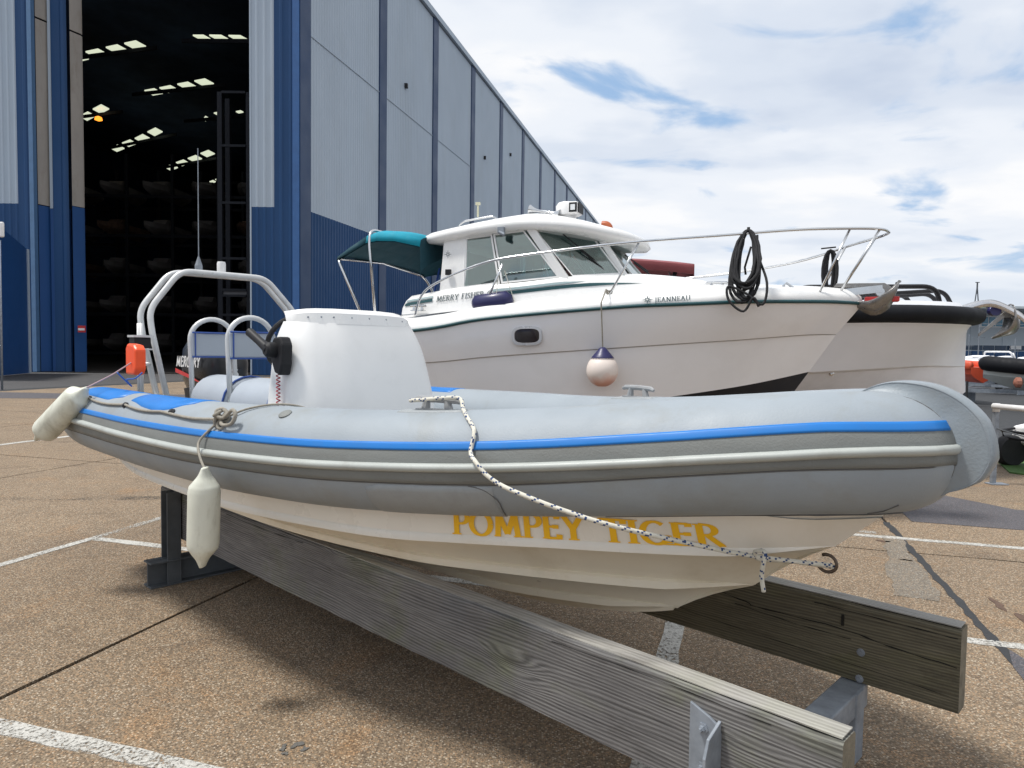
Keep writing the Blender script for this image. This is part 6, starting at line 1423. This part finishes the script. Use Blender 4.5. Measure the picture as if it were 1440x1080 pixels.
# far row of boats
def small_boat(X, Y, deg, kind, label, L=6.0):
    root = empty('small_boat', loc=(X, Y, 0), deg=deg, label=label, cat='boat', group='boats parked across the yard')
    hm_ = hull_mb(L, 2.2, .85, False)
    for v in hm_.v: v.z += .75 if kind != 'rib' else .45
    ob('hull', hm_, MT['bw'] if kind != 'rib' else MT['bgrey'], root, smooth='auto')
    if kind == 'rib':
        P_ = catmull([(-L * .52, -1.0, 1.12), (0, -1.05, 1.18), (L * .3, -.8, 1.30), (L * .48, 0, 1.38), (L * .3, .8, 1.30), (0, 1.05, 1.18), (-L * .52, 1.0, 1.12)], 7); mm = MB(); mm.tube(P_, .24, 12); ob('tube', mm, MT['mblack'], root, smooth=True)
    else:
        mm = MB(); mm.prism([(-.12 * L, 1.55), (.18 * L, 1.55), (.06 * L, 2.2), (-.10 * L, 2.3)], -.6, .6, lambda u, v, h: Vector((u, h, v))); ob('cabin', mm, MT['bw'], root, bevel=.06)
        mm = MB(); mm.prism([(-.09 * L, 1.8), (.12 * L, 1.8), (.05 * L, 2.12), (-.08 * L, 2.18)], -.615, .615, lambda u, v, h: Vector((u, h, v))); ob('cabin_window', mm, MT['glassdark'], root)
        mm = MB(); mm.tube(fillet([(-L * .42, -.95, 1.6), (-L * .36, -.95, 2.55), (-L * .36, .95, 2.55), (-L * .42, .95, 1.6)], .25), .06, 8); ob('targa_arch', mm, MT['white'], root, smooth=True)
        mm = MB(); mm.tube(catmull([(.1 * L, -.95, 2.0), (L * .35, -.75, 2.1), (L * .5, 0, 2.15), (L * .35, .75, 2.1), (.1 * L, .95, 2.0)], 6), .025, 6); ob('bow_rail', mm, MT['steel'], root)
    mm = MB(); mm.box((-.3, -.7, .5), (L * .8, .1, .14)); mm.box((-.3, .7, .5), (L * .8, .1, .14)); mm.box((-.3, 0, .56), (.14, 1.5, .12)); mm.box((L * .52, 0, .5), (L * .5, .1, .12)); ob('trailer_frame', mm, MT['galv'], root)
    for x_, y_ in ((-1.0, -.95), (-1.0, .95)):
        mm = MB(); mm.lathe([(.12, -.09), (.29, -.09), (.32, -.04), (.32, .04), (.29, .09), (.12, .09)], 16, Matrix.Translation((x_, y_, .32)) @ Matrix.Rotation(R(90), 4, 'X')); ob('wheel', mm, MT['rubber'], root)
    mm = MB(); mm.tube([(L * .6, .15, .8), (L * .6, .15, .25)], .035, 6); mm.lathe([(.04, -.05), (.11, -.05), (.11, .05), (.04, .05)], 12, Matrix.Translation((L * .6, .15, .12)) @ Matrix.Rotation(R(90), 4, 'X')); ob('jockey_wheel', mm, MT['rubber'], root)
    return root
p = at_z(1425, 575, 0)
sb = small_boat(17.25, 22.0, 160, 'rib', 'grey-hulled inflatable with fat black tubes on a trailer at the far right', 4.6)
for x_, z_ in ((-1.6, .72), (1.6, .72)):
    mm = MB(); mm.lathe([(.08, -.1), (.16, -.06), (.16, .06), (.06, .12)], 10, Matrix.Translation((-x_, .95, z_ + .1)) @ Matrix.Rotation(R(90), 4, 'Y')); ob('roller', mm, paint('brown_roller', (.30, .12, .08), .6), sb)
labs = ['white boat with a tall arch, nearest behind the black-tubed trailer boat', 'white cuddy boat parked second behind the black-tubed trailer boat', 'white boat cut by the right picture edge in the far row', 'white boat mostly hidden behind the plumb bow, far row']
for (px_, Y_, dg, lb) in ((1372, 34, 200, labs[3]), (1408, 38, 170, labs[1]), (1446, 30, 160, labs[2]), (1388, 50, 150, labs[0])):
    q = at_y(px_, 500, Y_); sb2 = small_boat(q.x, Y_, dg, 'cuddy', lb, 5.6); sb2.scale = (.72, .72, .72)
q = at_y(1358, 520, 25); root = empty('orange_dinghy', loc=(q.x, 25, 0), deg=78, label='orange boat showing between the plumb white bow and the black tubes', cat='boat')
hm_ = hull_mb(3.6, 1.6, .55, False)
for v in hm_.v: v.z += .75
ob('hull', hm_, paint('orange_red_hull', (.62, .09, .04), .5), root); mm = MB(); mm.tube([(-1.8, -.7, 1.35), (0, -.8, 1.35), (1.2, -.5, 1.38), (1.75, 0, 1.4), (1.2, .5, 1.38), (0, .8, 1.35), (-1.8, .7, 1.35)], .16, 8); ob('tube', mm, bpy.data.materials['orange_red_hull'], root, smooth=True)
root.scale = (.8, .55, .95)
mm = MB(); mm.box((0, 0, .5), (2.6, 1.2, .12)); mm.box((0, 0, .25), (.1, 1.2, .5)); ob('trolley', mm, MT['galv'], root)
for px_, Y_, top_ in ((1375.5, 60, 452), (1362, 70, 470), (1427, 64, 476)):
    q = at_y(px_, 500, Y_); zt_ = at_y(px_, top_, Y_).z; mm = MB(); mm.tube([(q.x, Y_, 0), (q.x, Y_, zt_)], .05, 6); mm.bar((q.x - .5, Y_, zt_ * .7), (q.x + .5, Y_, zt_ * .7), .05, .05)
    ob('boat_mast', mm, MT['galv'], label={1375.5: 'thin grey mast in front of the blue building, tallest of the three', 1362: 'thin grey mast just right of the white plumb bow', 1427: 'short thin mast before the building near the right edge'}[px_], cat='mast', group='masts before the far building')
# rail with rope
fr_ = empty('barrier_rail', loc=at_z(1396, 681, 0), label='white tubular barrier rail with a grey post at the right edge', cat='barrier')
b0p = fr_.location.copy(); zt_ = at_y(1396, 571, b0p.y).z; far_ = Vector((2.2, .35, 0)).normalized()
endp = at_y(1440, 577, b0p.y - .35) - b0p; dirp = Vector((endp.x, endp.y, 0)).normalized()
mm = MB(); mm.tube([Vector((-.04, 0, zt_)), dirp * 1.1 + Vector((0, 0, zt_))], .035, 10); ob('top_rail', mm, MT['white'], fr_, smooth=True)
mm = MB(); mm.tube([Vector((0, 0, zt_ - .07)), Vector((0, 0, zt_ + .035))], .04, 10); ob('corner_cap', mm, MT['white'], fr_, smooth=True)
for k in (0, 1.0): ob('post', MB().box(dirp * k + Vector((0, 0, zt_ / 2)), (.05, .05, zt_ - .02)), MT['galv'], fr_)
ob('foot_plate', MB().box((.05, 0, .008), (.22, .14, .012)), MT['galv'], fr_)
mm = MB(); a = Vector((0, 0, at_y(1396, 602, b0p.y).z)); mm.tube(catmull([a, dirp * .5 + Vector((0, 0, a.z - .07)), dirp * 1.0 + Vector((0, 0, a.z - .06))], 6), .008, 6); ob('chain', mm, MT['darksteel'], fr_)
# utility buggy at the edge
bg_ = empty('utility_buggy', loc=(7.66, 10.0, 0), deg=4, label='small white utility buggy with a black bumper, cut off by the right edge', cat='buggy')
for x_, y_ in ((-.30, -.42), (-.30, .42), (1.3, -.42), (1.3, .42)):
    mm = MB(); mm.lathe([(.10, -.09), (.205, -.095), (.228, -.05), (.228, .05), (.205, .095), (.10, .09)], 22, Matrix.Translation((x_, y_, .228)) @ Matrix.Rotation(R(90), 4, 'X')); wh = ob('wheel', mm, MT['rubber'], bg_, smooth='auto')
    mm = MB(); mm.lathe([(.12, -.01), (.127, .010), (.115, .018), (.10, .006), (.06, .004), (.05, .016), (.03, .018)], 18, Matrix.Translation((x_, y_ - .0, .228)) @ Matrix.Rotation(R(90 if y_ < 0 else -90), 4, 'X').to_4x4()); 
    for v in mm.v: v.y += (-.094 if y_ < 0 else .094)
    ob('rim', mm, paint('cream_rim', (.55, .53, .46), .5) if 'cream_rim' not in bpy.data.materials else bpy.data.materials['cream_rim'], wh, smooth='auto')
mm = MB(); mm.prism([(-.22, .36), (-.20, .58), (-.02, .62), (.2, .62), (.35, .45), (1.7, .45), (1.75, .75), (1.1, .80), (1.0, .40), (.9, .30), (-.15, .30)], -.52, .52, lambda u, v, h: Vector((u, h, v))); ob('body', mm, MT['white'], bg_, bevel=.03)
mm = MB(); mm.box((.95, 0, .82), (.5, .9, .14)); mm.box((1.22, 0, 1.05), (.1, .9, .4)); ob('seat', mm, MT['black'], bg_, bevel=.03)
mm = MB(); mm.tube([(-.25, -.45, .42), (-.38, -.45, .42), (-.42, -.45, .52), (-.22, -.45, .55)], .02, 6); mm.tube([(-.38, -.45, .42), (-.38, .45, .42)], .02, 6); mm.tube([(-.42, -.45, .52), (-.42, .45, .52)], .02, 6); mm.tube([(-.40, -.45, .47), (-.20, -.45, .47)], .025, 6); mm.tube([(-.25, .45, .42), (-.38, .45, .42), (-.42, .45, .52), (-.22, .45, .55)], .02, 6); ob('bumper', mm, MT['black'], bg_)
# tall lamp at the very left edge
mm_ = empty('flood_lamp', loc=at_z(3, 548, 0), label='slim grey lamp post with a white head at the left picture edge', cat='lamp post')
Y_ = mm_.location.y; zt_ = at_y(5, 338, Y_).z
mm = MB(); mm.tube([(0, 0, 0), (0.02, 0, zt_)], .035, 8); ob('pole', mm, MT['galv'], mm_, smooth=True)
zc_ = at_y(7, 323, Y_).z; mm = MB(); mm.box((.09, 0, zc_), (.16, .12, .52)); ob('lamp_head', mm, MT['white'], mm_, bevel=.05)
